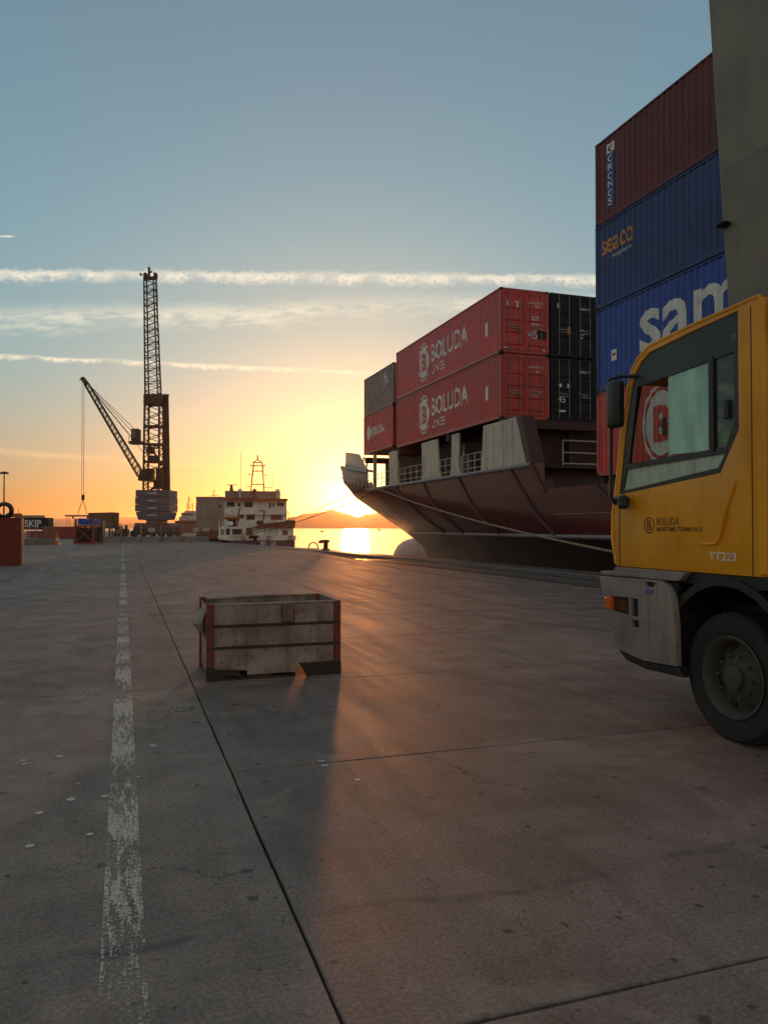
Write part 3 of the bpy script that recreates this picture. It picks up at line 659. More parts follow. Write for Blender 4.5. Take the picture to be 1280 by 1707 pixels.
mb = MB(); mb.prism([(48.62, 4.1), (48.85, 4.1), (48.80, 6.45), (48.65, 6.45)], fnx, SX-SB+0.05, SX-SB+0.25); sb(mb, 'post', M_shipgrey)
# container support beams athwartships and the dark deckhouse behind the openings
for y in (30.6, 36.5, 43.9, 45.0, 50.7):
    sb(MB().box(SX-SB+0.1, y-0.18, 5.95, SX+SB-0.1, y+0.18, 6.33), 'support_beam', M_deck)
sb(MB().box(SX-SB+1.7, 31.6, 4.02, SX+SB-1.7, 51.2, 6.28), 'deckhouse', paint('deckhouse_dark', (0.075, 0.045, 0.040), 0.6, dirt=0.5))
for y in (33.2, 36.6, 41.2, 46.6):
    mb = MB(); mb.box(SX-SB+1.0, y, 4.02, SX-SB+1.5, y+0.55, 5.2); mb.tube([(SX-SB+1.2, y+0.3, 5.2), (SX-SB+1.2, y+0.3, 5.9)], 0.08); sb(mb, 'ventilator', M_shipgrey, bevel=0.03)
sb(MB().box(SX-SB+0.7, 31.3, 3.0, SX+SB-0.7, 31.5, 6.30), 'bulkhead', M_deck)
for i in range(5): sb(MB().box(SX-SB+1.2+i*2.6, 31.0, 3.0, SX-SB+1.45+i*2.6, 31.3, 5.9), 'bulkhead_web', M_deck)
sb(MB().box(SX-SB+1.5, -56, 2.99, SX+SB-1.5, 24.4, 3.28), 'hatch_coaming', M_deck, bevel=0.03)
for x in (XT+0.1, XT+2.2):
    for y in (9.5, 16, 22.8): sb(MB().box(x, y, 2.99, x+0.25, y+0.25, 3.30), 'container_foot', M_deck)
def railing(pts, rails, posts, r=0.02, name='railing', mat_=None):
    mb = MB()
    for dz in rails: mb.tube([(x, y, z+dz) for x, y, z in pts], r, 6)
    for a, b in zip(pts, pts[1:]):
        n = max(1, round((Vector(b)-Vector(a)).length/posts))
        for i in range(n+1):
            p = Vector(a).lerp(Vector(b), i/n); mb.tube([p, p+Vector((0, 0, rails[-1]))], r*1.1, 6)
    return sb(mb, name, mat_ or M_shipgrey)
xr = SX-SB+0.08
for a, b in ((32.5, 34.7), (36.0, 37.4), (39.95, 43.7), (45.5, 48.6), (48.9, 50.6)): railing([(xr, a, 4.05), (xr, b, 4.05)], (0.32, 0.66, 1.0), 0.85, 0.022)
railing([(18.9, 30.7, 4.0), (20.9, 30.7, 4.0)], (0.45, 0.95, 1.5), 1.9, 0.035)
railing([(17.6, 28.0, 2.99), (19.6, 28.0, 2.99)], (0.55,), 1.0, 0.025)
# knuckle bars and the raked fender bars that stand on the hull
def hull_bar(pts, r, name, m):
    mb = MB(); mb.tube(pts, r, 8); return sb(mb, name, m, smooth=True)
hull_bar([(hx(y, 4.08)-0.02, y, 4.08) for y in [27.7+i*1.0 for i in range(0, 24)]], 0.10, 'deck_edge_bar', M_rub)
hull_bar([(hx(y, 1.2)-0.02, y, 1.2) for y in [-58]+[6+i*1.5 for i in range(0, 31)]], 0.085, 'rubbing_bar', M_rub)
for (ya, yb) in ((29.5, 26.4), (34.9, 31.8), (39.6, 36.7), (44.1, 40.1), (23.2, 20.4), (17.0, 14.2), (10.8, 8.0), (4.6, 1.8)):
    za = 3.98 if ya > 28 else 2.98
    hull_bar([(hx(ya+(yb-ya)*t, za+(1.24-za)*t)-0.03, ya+(yb-ya)*t, za+(1.24-za)*t) for t in [i/8 for i in range(9)]], 0.075, 'fender_bar', M_diag)
mb = MB(); mb.tube([(hx(y, 2.05)-0.005, y, 2.05) for y in (14, 20, 26)], 0.012, 5); sb(mb, 'weld_seam', M_rub)
# bow bulwark: outer plating rising towards the stem, cap rail, inner breakwater
def bul_top(y): return 5.25+1.25*min(1, max(0, (y-50)/11))
mb = MB(); ys = [50.0+i*0.55 for i in range(0, 42)]; ys = [y for y in ys if y < 70.0]
for side in (1, -1):
    k = len(mb.v)
    for y in ys:
        for t in (0, 0.5, 1): 
            z = 4.08+(bul_top(y)-4.08)*t; mb.v.append((SX-side*half(y, z), y, z))
    for i in range(len(ys)-1):
        for j in range(2): mb.f.append((k+3*i+j, k+3*i+j+1, k+3*i+j+4, k+3*i+j+3))
o = sb(mb, 'bulwark', paint('bulwark_buff', (0.42, 0.30, 0.22), 0.55, dirt=0.4, rust=0.4, scale=0.6), smooth=True)
sm = o.modifiers.new('thickness', 'SOLIDIFY'); sm.thickness = 0.06
hull_bar([(hx(y, bul_top(y)), y, bul_top(y)+0.03) for y in ys], 0.09, 'cap_rail', M_rub)
mb = MB()
for side in (1, -1):
    k = len(mb.v)
    for y in ys:
        zz = bul_top(y); zt = zz+1.2*min(1, max(0.15, (y-51)/3))
        for z in (zz, zt): mb.v.append((SX-side*(half(y, zz)-0.35), y, z))
    for i in range(len(ys)-1): mb.f.append((k+2*i, k+2*i+1, k+2*i+3, k+2*i+2))
o = sb(mb, 'breakwater', M_shipgrey); sm = o.modifiers.new('thickness', 'SOLIDIFY'); sm.thickness = 0.08
for i in range(8):
    y = 51.5+i*1.3; mb = MB(); x = hx(y, bul_top(y)); mb.beam((x+0.05, y, bul_top(y)-1.0), (x+0.5, y, bul_top(y)+1.0), 0.06, 0.25, up=(0,1,0)); sb(mb, 'bulwark_stay', M_shipgrey)
mb = MB(); mb.lathe([(0.02, 69.6), (0.75, 69.3), (1.35, 68.6), (1.75, 67.4), (1.95, 65.6), (2.0, 62), (1.7, 58), (1.2, 54), (0.4, 50)], 28, 'y', (0, 0, 0)); 
mb.v = [(SX+x*0.95, y-1.8, -1.25+z*0.98) for x, y, z in mb.v]
sb(mb, 'bulbous_bow', paint('antifouling_pink', (0.62, 0.40, 0.36), 0.4, dirt=0.4, scale=0.5), smooth=True)
mb = MB(); mb.lathe([(0.14, 0), (0.24, 0.02), (0.24, 0.10), (0.14, 0.12)], 16, 'x', (hx(49.2, 4.25)-0.10, 49.2, 4.35)); sb(mb, 'fairlead', M_rub)
# mooring ropes
def rope(a, b, sag, r, label, n=24, m=None):
    a, b = Vector(a), Vector(b); pts = []
    for i in range(n+1):
        t = i/n; p = a.lerp(b, t); p.z -= sag*4*t*(1-t); pts.append(p)
    mb = MB(); o0 = pts[0].copy(); mb.tube([p-o0 for p in pts], r, 6); o = mb.build('mooring_rope', m or M_rope, smooth=True); o.location = o0; tag(o, label, 'rope', 'mooring ropes'); return o
rope((hx(49.2, 4.25)-0.10, 49.2, 4.33), (14.15, 15.4, 0.42), 0.42, 0.042, 'thick tan mooring rope running from the bow along the red hull to the right')
M_rope2 = paint('dark_rope', (0.10, 0.075, 0.06), 0.85, dirt=0.2, scale=8)
rope((hx(50.6, 4.3)-0.08, 50.6, 4.30), (9.55, 81.2, 0.50), 0.55, 0.028, 'upper of two thin mooring ropes crossing in front of the small ship', m=M_rope2)
rope((hx(50.9, 3.9)-0.02, 51.2, 3.75), (9.75, 81.1, 0.42), 0.50, 0.028, 'lower of two thin mooring ropes crossing in front of the small ship', m=M_rope2)

# ------------------------------------------------------------------ bollards at the quay edge
M_boll = paint('bollard_rust_black', (0.055, 0.030, 0.022), 0.6, 0.2, dirt=0.3, rust=0.8)
def bollard(x, y, rz, label, s=1.0):
    t = thing('bollard', label, 'bollard', (x, y, 0.05), rz, 'mooring bollards on the quay edge')
    mb = MB(); mb.lathe([(0.30, 0), (0.30, 0.04), (0.17, 0.07), (0.155, 0.20), (0.155, 0.46), (0.20, 0.53)], 20); mb.v = [(a*s, b*s, c*s) for a, b, c in mb.v]; mb.build('post', M_boll, t, smooth=True)
    mb = MB(); prof = [(-0.46, 0.50), (-0.44, 0.42), (-0.30, 0.44), (-0.10, 0.50), (0.20, 0.50), (0.24, 0.56), (0.22, 0.64), (0.05, 0.68), (-0.30, 0.66), (-0.44, 0.62)]
    mb.prism(prof, lambda u, v, w: (u*s, w*s, v*s), -0.19, 0.19); mb.build('head', M_boll, t, bevel=0.03, seg=2)
    for i in range(4):
        a = R(45+90*i); o = MB().lathe([(0.035*s, 0.03*s), (0.035*s, 0.075*s)], 6, 'z', (0.24*s*math.cos(a), 0.24*s*math.sin(a), 0)).build('bolt', M_dark, t)
bollard(12.75, 50.0, 0, 'dark hooked bollard against the bright water, right of the ring', 1.0)
bollard(11.05, 68.6, 0.1, 'bollard in front of the small ship\'s purple stern', 1.15)
bollard(9.5, 81.1, 0.1, 'bollard holding the thin ropes left of the small ship\'s stern', 1.2)
bollard(14.15, 15.0, 0, 'bollard behind the yellow truck holding the tan rope')
t = thing('mooring_ring', 'round iron ring standing on the quay edge left of the hooked bollard', 'ring', (12.62, 53.0, 0.05))
mb = MB(); mb.tube([(0.33*math.cos(R(a)), 0, 0.10+0.33*math.sin(R(a))) for a in range(-20, 201, 10)], 0.045, 8); mb.build('ring', M_boll, t, smooth=True)
MB().box(-0.42, -0.15, 0, 0.42, 0.15, 0.035).build('base_plate', M_boll, t, bevel=0.01)

# ------------------------------------------------------------------ yellow terminal truck
TX, TY = 4.8, 4.2
truck = thing('terminal_truck', 'yellow terminal tractor with dark window frame and grey bumper, parked at right', 'truck', (TX, TY, 0))
def tb(mb, name, m, parent=None, **k):
    mb.v = [(x-TX, y-TY, z) for x, y, z in mb.v]; return mb.build(name, m, parent or truck, **k)
M_yel = paint('cab_yellow_paint', (0.95, 0.37, 0.004), 0.42, var=0.18, dirt=0.14, dirtcol=(0.16, 0.09, 0.03), scale=1.2, bmp=0.06, coat=0.05)
M_blk = paint('black_plastic', (0.017, 0.017, 0.019), 0.45, dirt=0.15, scale=3)
M_panel = paint('window_surround', (0.020, 0.022, 0.026), 0.35, dirt=0.15, scale=3)
M_bump = paint('bumper_grey', (0.30, 0.245, 0.22), 0.65, dirt=0.6, dirtcol=(0.10, 0.085, 0.075), scale=2.2, bmp=0.1)
M_tyre = paint('tyre_rubber', (0.022, 0.021, 0.019), 0.8, dirt=0.3, dirtcol=(0.06, 0.052, 0.045), scale=3)
M_rim = paint('rim_grey', (0.085, 0.078, 0.070), 0.8, 0.0, dirt=0.5, rust=0.3, scale=3)
M_seat = paint('seat_cloth', (0.03, 0.03, 0.035), 0.9, dirt=0.1)
PX0, PX1 = 4.10, 5.58
prof = [(5.80, 1.21), (5.85, 1.45), (5.84, 1.68), (5.80, 1.86), (5.70, 2.40), (5.60, 2.78), (5.55, 2.90), (5.47, 2.98), (5.33, 3.045), (4.79, 3.095), (4.17, 3.13), (4.17, 1.21)]
hole = [(5.755, 1.835), (5.665, 2.35), (5.57, 2.74), (5.525, 2.85), (5.44, 2.935), (5.32, 2.99), (4.79, 3.045), (4.36, 3.08), (4.36, 2.24), (4.54, 1.945)]
g_up = [(5.625, 2.095), (5.50, 2.735), (4.41, 2.80), (4.41, 2.31), (4.50, 2.13)]
g_lo = [(5.715, 1.865), (5.655, 2.05), (4.50, 2.085), (4.575, 1.985)]
fx = lambda u, v, w: (w, u, v)
for xa, xb, nm in ((PX0, PX0+0.05, 'door'), (PX1-0.05, PX1, 'side_wall')):
    mb = MB(); mb.plate(prof, [hole], fx, xa, xb); side = tb(mb, nm, M_yel, bevel=0.010, seg=2, smooth=True)
    mb = MB(); mb.plate([(u, v) for u, v in hole], [g_up, g_lo], fx, xa+0.012, xb-0.012); tb(mb, 'window_frame', M_panel, side)
    xm = xa+0.03
    if nm == 'door':
        mb = MB(); mb.prism([(5.13, 2.13), (5.13, 2.755), (4.665, 2.78), (4.665, 2.12)], fx, xm-0.004, xm); tb(mb, 'window_pane', glass_mat('dusty_teal_reflection', (0.55, 0.72, 0.70), 0.80, (0.52, 0.86, 0.70)), side)  # diffuse teal stands in for a reflection, together with dust
        mb = MB(); mb.prism([(4.61, 2.12), (4.61, 2.79), (4.405, 2.805), (4.405, 2.31), (4.50, 2.125)], fx, xm-0.004, xm); tb(mb, 'window_pane', glass_mat('tinted_glass', (0.80, 0.92, 0.90), 0.08, (0.25, 0.36, 0.36)), side)
        mb = MB(); mb.prism(g_lo, fx, xm-0.004, xm); tb(mb, 'window_pane', glass_mat('dusty_lower_reflection', (0.6, 0.68, 0.62), 0.74, (0.62, 0.70, 0.58)), side)  # pale reflection put into the diffuse colour, along with dust
        mb = MB(); mb.prism([(4.66, 2.10), (4.66, 2.81), (4.61, 2.81), (4.61, 2.10)], fx, xa+0.006, xb-0.01); tb(mb, 'window_bar', M_blk, side)
        for yy in (5.36, 5.20):
            mb = MB(); mb.prism([(yy, 1.90), (yy-0.01, 2.07), (yy-0.04, 2.07), (yy-0.035, 1.92)], fx, xm+0.03, xm+0.05); tb(mb, 'cab_bracket', M_blk, side)
        for (yy, zz) in ((4.49, 2.40), (5.17, 2.36)): tb(MB().box(xa-0.004, yy-0.03, zz-0.07, xa+0.02, yy+0.01, zz+0.07), 'window_latch', M_blk, side, bevel=0.006)
        mb = MB(); mb.tube([(xa-0.002, 4.385, 1.88), (xa-0.008, 4.47, 1.70), (xa-0.010, 4.545, 1.47), (xa-0.008, 4.58, 1.435), (xa-0.004, 4.66, 1.425), (xa+0.004, 4.78, 1.43)], [0.010, 0.015, 0.017, 0.016, 0.013, 0.008], 8); tb(mb, 'pressed_crease', M_yel, side, smooth=True)
        ft = lambda y0, z0: (lambda u, v: (xa-0.002, y0-u, z0+v))
        shape_on('emblem_ring', [circ(0, 0, 0.068, 36), circ(0, 0, 0.056, 36)], M_redbrown_txt, lambda u, v: (xa-0.002-TX, 5.345-u-TY, 1.565+v), side)
        text_on('emblem_letter', 'B', 0.115, M_redbrown_txt, lambda u, v: (xa-0.002-TX, 5.38-u-TY, 1.525+v), side, bold=0.003)
        M_brown = paint('brown_lettering', (0.22, 0.10, 0.02), 0.6, dirt=0.1)
        text_on('lettering', 'BOLUDA', 0.085, M_brown, lambda u, v: (xa-0.002-TX, 5.25-u-TY, 1.568+v), side, bold=0.001, width=0.27)
        text_on('lettering', 'MARITIME TERMINALS', 0.05, M_brown, lambda u, v: (xa-0.002-TX, 5.25-u-TY, 1.518+v), side, bold=0.001, width=0.52)
        text_on('lettering', 'YT223', 0.085, M_white, lambda u, v: (xa-0.003-TX, 4.66-u-TY, 1.31+v), side, bold=0.0015, width=0.27)
        text_on('lettering', '2S', 0.05, M_galv, lambda u, v: (xa+0.009-TX, 4.44-u-TY, 2.89+v), side, width=0.06)
    else:
        mb = MB(); mb.prism(g_up, fx, xm-0.004, xm); tb(mb, 'window_pane', glass_mat('clear_glass', (0.86, 0.90, 0.88), 0.05, (0.3, 0.3, 0.3)), side)
        mb = MB(); mb.prism(g_lo, fx, xm-0.004, xm); tb(mb, 'window_pane', MATS['clear_glass'], side)
# front: lower panel, windscreen with pillars; roof; floor; rear wall with its dark doorway
fr = [(5.80, 1.21), (5.85, 1.45), (5.84, 1.68), (5.80, 1.86)]
def skin(pts, xa, xb, th):
    mb = MB(); inner = []
    for i, (y, z) in enumerate(pts):
        a = Vector(pts[max(0, i-1)]); b = Vector(pts[min(len(pts)-1, i+1)]); d = (b-a).normalized(); inner.append((y-d.y*th, z+d.x*th))
    poly = pts+inner[::-1]; n = len(poly)
    vs = [(xa, y, z) for y, z in poly]+[(xb, y, z) for y, z in poly]; m = len(pts)
    fs = []
    for i in range(m-1):
        for o_ in (0, n): fs.append((o_+i, o_+i+1, o_+n-2-i, o_+n-1-i))
    for i in range(n): fs.append((i, (i+1) % n, (i+1) % n+n, i+n))
    return mb.add(vs, fs)
front = tb(skin(fr, PX0+0.052, PX1-0.052, 0.04), 'front_panel', M_yel, smooth=True)
tb(skin([(5.80, 1.865), (5.70, 2.40), (5.60, 2.78)], PX0+0.10, PX1-0.10, 0.006), 'windscreen', glass_mat('clear_glass', (0.86, 0.90, 0.88), 0.05, (0.3, 0.3, 0.3)))
for x in (PX0+0.052, PX1-0.10): tb(skin([(5.80, 1.865), (5.70, 2.40), (5.60, 2.78)], x, x+0.045, 0.05), 'pillar', M_blk)
roof = tb(skin([(5.60, 2.785), (5.55, 2.90), (5.47, 2.98), (5.33, 3.045), (4.79, 3.095), (4.17, 3.13)], PX0+0.052, PX1-0.052, 0.05), 'roof', M_yel, smooth=True)
mb = MB(); mb.tube([(PX0+0.012, y+0.004, z) for y, z in [(5.80, 1.23)]+prof[1:11]], 0.020, 8); tb(mb, 'edge_rim', M_yel, smooth=True)
mb = MB(); mb.tube([(PX0+0.03, 4.18, 1.23), (PX0+0.03, 4.18, 3.11)], 0.035, 8); tb(mb, 'rear_pillar', M_yel, smooth=True)
mb = MB(); mb.plate([(PX0+0.052, 1.21), (PX1-0.052, 1.21), (PX1-0.052, 3.11), (PX0+0.052, 3.11)], [[(PX0+0.17, 1.24), (PX1-0.3, 1.24), (PX1-0.3, 2.95), (PX0+0.17, 2.95)]], lambda u, v, w: (u, w, v), 4.17, 4.21); rear = tb(mb, 'rear_wall', M_yel)
tb(MB().box(PX0+0.172, 4.20, 1.242, PX1-0.302, 4.225, 2.948), 'rear_door', M_blk, rear)
for i in range(3): tb(MB().box(PX0+0.09, 4.155, 1.5+i*0.6, PX0+0.20, 4.175, 1.60+i*0.6), 'hinge', M_yel, rear, bevel=0.01)
mb = MB(); mb.tube([(PX0+0.10, 4.14, 1.36), (PX0+0.16, 4.08, 1.38), (PX0+0.18, 4.08, 2.5), (PX0+0.12, 4.15, 2.55)], 0.016, 8); tb(mb, 'grab_rail', M_blk, rear, smooth=True)
mb = MB(); mb.lathe([(0.09, 3.14), (0.10, 3.17), (0.09, 3.24), (0.05, 3.27)], 14, 'z', (PX0+0.26, 4.02, -0.02)); tb(mb, 'exhaust_cap', M_blk, smooth=True)
tb(MB().box(PX0+0.12, 3.86, 2.94, PX0+0.6, 4.14, 3.12), 'air_intake', M_blk, bevel=0.03)
tb(MB().box(PX0+0.06, 4.23, 1.215, PX1-0.06, 5.74, 1.26), 'floor', M_blk)
tb(MB().box(PX0+0.25, 5.38, 1.28, PX1-0.2, 5.66, 1.80), 'dashboard', M_blk, bevel=0.05, seg=2)
mb = MB(); c0 = Vector((4.40, 5.28, 2.02)); ax = Vector((0, -0.55, 0.83)).normalized(); e1 = Vector((1, 0, 0)); e2 = ax.cross(e1)
mb.tube([c0+0.21*(math.cos(a)*e1+math.sin(a)*e2) for a in [2*math.pi*i/24 for i in range(25)]], 0.016, 6); mb.beam(c0-e1*0.2, c0+e1*0.2, 0.03); mb.tube([c0, c0-ax*0.4], 0.03); tb(mb, 'steering_wheel', M_blk)
mb = MB(); mb.box(4.18, 4.50, 1.62, 4.64, 4.96, 1.74); mb.box(4.20, 4.38, 1.72, 4.62, 4.50, 2.16); mb.box(4.28, 4.5, 1.26, 4.54, 4.9, 1.62); tb(mb, 'seat', M_seat, bevel=0.05, seg=2)
tb(MB().box(PX0-0.003, 5.742, 1.215, PX0+0.006, 5.750, 1.80), 'shut_line', M_blk)
tb(MB().box(PX0-0.003, 4.235, 1.215, PX0+0.006, 4.242, 3.08), 'shut_line', M_blk)
tb(MB().box(PX0+0.055, 5.80, 1.25, PX0+0.2, 5.90, 1.43), 'corner_moulding', M_yel, bevel=0.02)
# bumper: side profile with lamps; wheel arch
bp = [(5.97, 1.115), (5.93, 0.98), (5.86, 0.88), (5.72, 0.50), (5.36, 0.455), (4.96, 0.475), (4.97, 0.80), (5.00, 1.00), (5.06, 1.095), (5.14, 1.125)]
mb = MB(); mb.plate(bp, [[(5.82, 0.945), (5.545, 0.955), (5.545, 0.81), (5.78, 0.82)][::-1], [(5.515, 0.955), (5.42, 0.955), (5.42, 0.81), (5.515, 0.80)], [(5.505, 0.775), (5.415, 0.775), (5.415, 0.715), (5.505, 0.715)], [(5.34, 1.105), (5.20, 1.105), (5.22, 1.065), (5.32, 1.065)]], fx, 4.04, 4.10); bum = tb(mb, 'bumper', M_bump, bevel=0.008, seg=2, smooth=True)
mb = MB(); mb.prism([p for p in bp if p[0] > 5.3]+[(5.3, 1.12)], fx, 4.101, 5.60) ; tb(mb, 'bumper_front', M_bump, bum, bevel=0.012, seg=2)
tb(MB().box(4.101, 5.0, 0.48, 5.6, 5.298, 1.115), 'bumper_core', M_blk, bum)
tb(MB().box(4.075, 5.20, 0.70, 4.099, 5.80, 1.10), 'lamp_recess', M_blk, bum)
mb = MB(); mb.prism([(5.985, 1.16), (5.99, 1.125), (4.95, 1.13), (4.86, 1.205), (5.76, 1.205), (5.80, 1.165)], fx, 4.06, 5.60); tb(mb, 'step', M_bump, bum, bevel=0.012, seg=2)
M_amber = paint('amber_lens', (0.85, 0.16, 0.02), 0.25, dirt=0.1, scale=4)
tb(MB().box(4.02, 5.775, 0.83, 4.085, 5.865, 0.945), 'indicator_lamp', M_amber, bum, bevel=0.018, seg=2)
tb(MB().box(4.052, 5.57, 0.825, 4.072, 5.74, 0.935), 'headlamp', paint('lamp_glass', (0.07, 0.035, 0.02), 0.15, dirt=0.1), bum, bevel=0.006)
tb(MB().box(4.034, 5.22, 1.01, 4.039, 5.31, 1.05), 'blue_sticker', paint('sticker_blue', (0.12, 0.10, 0.32), 0.5), bum)
mb = MB(); mb.prism([(5.72, 0.498), (5.60, 0.42), (5.34, 0.39), (4.90, 0.40), (4.96, 0.474), (5.36, 0.453)], fx, 4.05, 5.58); tb(mb, 'skirt', M_blk, bum, bevel=0.01)
arch = [(4.52+0.60*math.cos(R(a)), 0.53+0.60*math.sin(R(a))) for a in range(-8, 189, 14)]; archo = [(4.52+0.66*math.cos(R(a)), 0.53+0.66*math.sin(R(a))) for a in range(-8, 189, 14)]
mb = MB(); m_ = len(arch)
for xa, xb in ((4.10, 4.60),):
    for i in range(m_-1): mb.add([(xa,)+arch[i], (xa,)+arch[i+1], (xa,)+archo[i+1], (xa,)+archo[i], (xb,)+arch[i], (xb,)+arch[i+1], (xb,)+archo[i+1], (xb,)+archo[i]], [(0,1,2,3),(7,6,5,4),(0,4,5,1),(3,2,6,7)])
tb(mb, 'wheel_arch', M_blk)
tb(MB().box(4.62, 3.6, 0.42, 5.1, 5.7, 1.20), 'engine_block', M_dark); tb(MB().box(4.12, 3.92, 1.12, 5.5, 4.95, 1.205), 'cab_mount', M_blk)
def wheel(x, y, side):
    D = 0.50; w = thing('wheel', None, None); w.parent = truck; w.location = (x-TX, y-TY, 0); w.scale = (0.925, 0.925, 0.925)
    s = side; n = 44
    pr = [(0.30, 0.03), (0.42, -0.012), (0.475, 0.0), (0.498, 0.03), (0.50, 0.07), (0.50, 0.235), (0.495, 0.27), (0.46, 0.30), (0.30, 0.28)]
    mb = MB(); mb.lathe([(r, s*h) for r, h in pr], n, 'x', (0, 0, D), False); t_ = mb.build('tyre', M_tyre, w, smooth=True)
    mb = MB()
    for i in range(n):                                     # tread blocks on the shoulder
        a = 2*math.pi*(i+0.5)/n; ca, sa = math.cos(a), math.sin(a); ta = Vector((0, -sa, ca)); ra = Vector((0, ca, sa)); b = Vector((0, 0, D))
        p = b+ra*0.497+Vector((s*0.03, 0, 0)); q = b+ra*0.503+Vector((s*0.24, 0, 0)); mb.beam(p, q, 0.045, 0.02, up=tuple(ra))
    mb.build('tread', M_tyre, w)
    mb = MB(); mb.lathe([(r, s*h) for r, h in [(0.305, 0.022), (0.325, 0.008), (0.315, 0.0), (0.285, 0.03), (0.27, 0.135), (0.20, 0.11), (0.15, 0.06), (0.10, 0.05), (0.095, 0.01), (0.06, 0.0), (0.006, 0.0)]], 36, 'x', (0, 0, D), False); rim = mb.build('rim', M_rim, w, smooth=True)
    for i in range(10):
        a = 2*math.pi*i/10; MB().lathe([(0.016, s*0.05), (0.016, s*0.025), (0.01, s*0.02)], 6, 'x', (0, 0.172*math.cos(a), D+0.172*math.sin(a))).build('wheel_nut', M_rim, w)
    for i in range(8):
        a = 2*math.pi*(i+.5)/8; MB().lathe([(0.030, s*0.13), (0.030, s*0.112)], 10, 'x', (0, 0.236*math.cos(a), D+0.236*math.sin(a))).build('rim_hole', M_blk, w)
wheel(4.16, 4.52, 1); wheel(5.52, 4.52, -1)
wheel(4.16, 1.35, 1); wheel(5.52, 1.35, -1)
for x in (4.45, 5.1): tb(MB().box(x, 0.1, 0.72, x+0.12, 4.9, 0.98), 'chassis_rail', M_dark)
tb(MB().box(4.4, 0.9, 1.0, 5.3, 1.9, 1.12), 'fifth_wheel', M_dark, bevel=0.03); tb(MB().box(4.2, 2.3, 0.45, 4.42, 3.5, 0.98), 'fuel_tank', M_galv, bevel=0.06, seg=2)
# mirrors
mir = tb(MB().box(3.70, 5.50, 2.34, 3.80, 5.66, 2.74), 'mirror', M_blk, bevel=0.035, seg=3, smooth=True)
def cam_p(px, py, X):   # a point on the plane X (planning aid)
    t = (px-640)/1290; Y = X*(CS-t*SN)/(SN+t*CS); d = Y*CS+X*SN; return (X, Y, 1.55-(py-879)*d/1290)
MX = 3.95
mir_pts = [cam_p(1011, 640, MX), cam_p(1012, 715, MX)]
mir.location = Vector((MX-3.75, cam_p(1026, 672, MX)[1]-5.58, cam_p(1026, 674, MX)[2]-2.54))
my = cam_p(1026, 672, MX)[1]
mb = MB(); mb.tube([(4.12, 5.50, 2.83), (4.02, 5.60, 2.84), (MX, my+0.08, 2.82), (MX, my+0.09, 2.72)], 0.016, 8); tb(mb, 'mirror_arm', M_blk, smooth=True)
mb = MB(); mb.tube([(MX, my+0.06, 2.42), (MX, my+0.07, 1.80), (4.08, 5.78, 1.76), (4.12, 5.80, 1.77)], 0.017, 8); tb(mb, 'mirror_arm', M_blk, smooth=True)
m2 = cam_p(1040, 836, 4.02); tb(MB().box(3.98, m2[1]-0.04, m2[2]-0.065, 4.06, m2[1]+0.06, m2[2]+0.05), 'kerb_mirror', M_blk, bevel=0.03, seg=2)
mb = MB(); mb.tube([(4.02, m2[1], m2[2]+0.04), (4.08, 5.80, 1.80)], 0.018, 8); tb(mb, 'kerb_mirror_arm', M_blk)

# ------------------------------------------------------------------ driver in the cab
def skin_body(name, chains, m, sub=1):
    """one continuous surface grown on a skeleton of (point, radius) chains that share joints"""
    vs, rs, es, idx = [], [], [], {}
    def vid(p, r):
        k = tuple(round(c, 4) for c in p)
        if k not in idx: idx[k] = len(vs); vs.append(p); rs.append(r)
        return idx[k]
    for ch in chains:
        ids = [vid(p, r) for p, r in ch]; es += list(zip(ids, ids[1:]))
    me = bpy.data.meshes.new(name); me.from_pydata(vs, es, []); o = bpy.data.objects.new(name, me); C.objects.link(o)
    md = o.modifiers.new('skin', 'SKIN'); 
    if not me.skin_vertices:
        bm = bmesh.new(); bm.from_mesh(me); bm.verts.layers.skin.verify(); bm.to_mesh(me); bm.free()
    for i, sv in enumerate(me.skin_vertices[0].data):
        r = rs[i]; sv.radius = r if isinstance(r, tuple) else (r, r); sv.use_root = (i == 0)
    md.use_smooth_shade = True
    s2 = o.modifiers.new('sub', 'SUBSURF'); s2.levels = sub; s2.render_levels = sub
    dg = bpy.context.evaluated_depsgraph_get(); me2 = bpy.data.meshes.new_from_object(o.evaluated_get(dg)); bpy.data.objects.remove(o)
    me2.materials.clear(); me2.materials.append(m); return me2
drv = thing('person', 'driver in a bright green vest sitting behind the cab window', 'person', (4.46, 4.76, 1.76))
M_skin = paint('skin', (0.36, 0.20, 0.14), 0.55, dirt=0, var=0.1); M_vest = paint('high_vis_green', (0.50, 0.95, 0.08), 0.7, dirt=0.1, var=0.1); M_cloth = paint('dark_work_cloth', (0.03, 0.035, 0.05), 0.9, dirt=0.1)
ch = [[((0,0,0.08), 0.15), ((0,0.02,0.25), 0.14), ((0,0.05,0.42), 0.15), ((0,0.07,0.54), 0.075), ((0,0.09,0.61), 0.06), ((0,0.12,0.68), (0.072, 0.085)), ((0,0.125,0.76), (0.078, 0.092)), ((0,0.11,0.83), 0.055)], [((0,0.12,0.68), (0.072, 0.085)), ((0,0.225,0.69), 0.014)]]
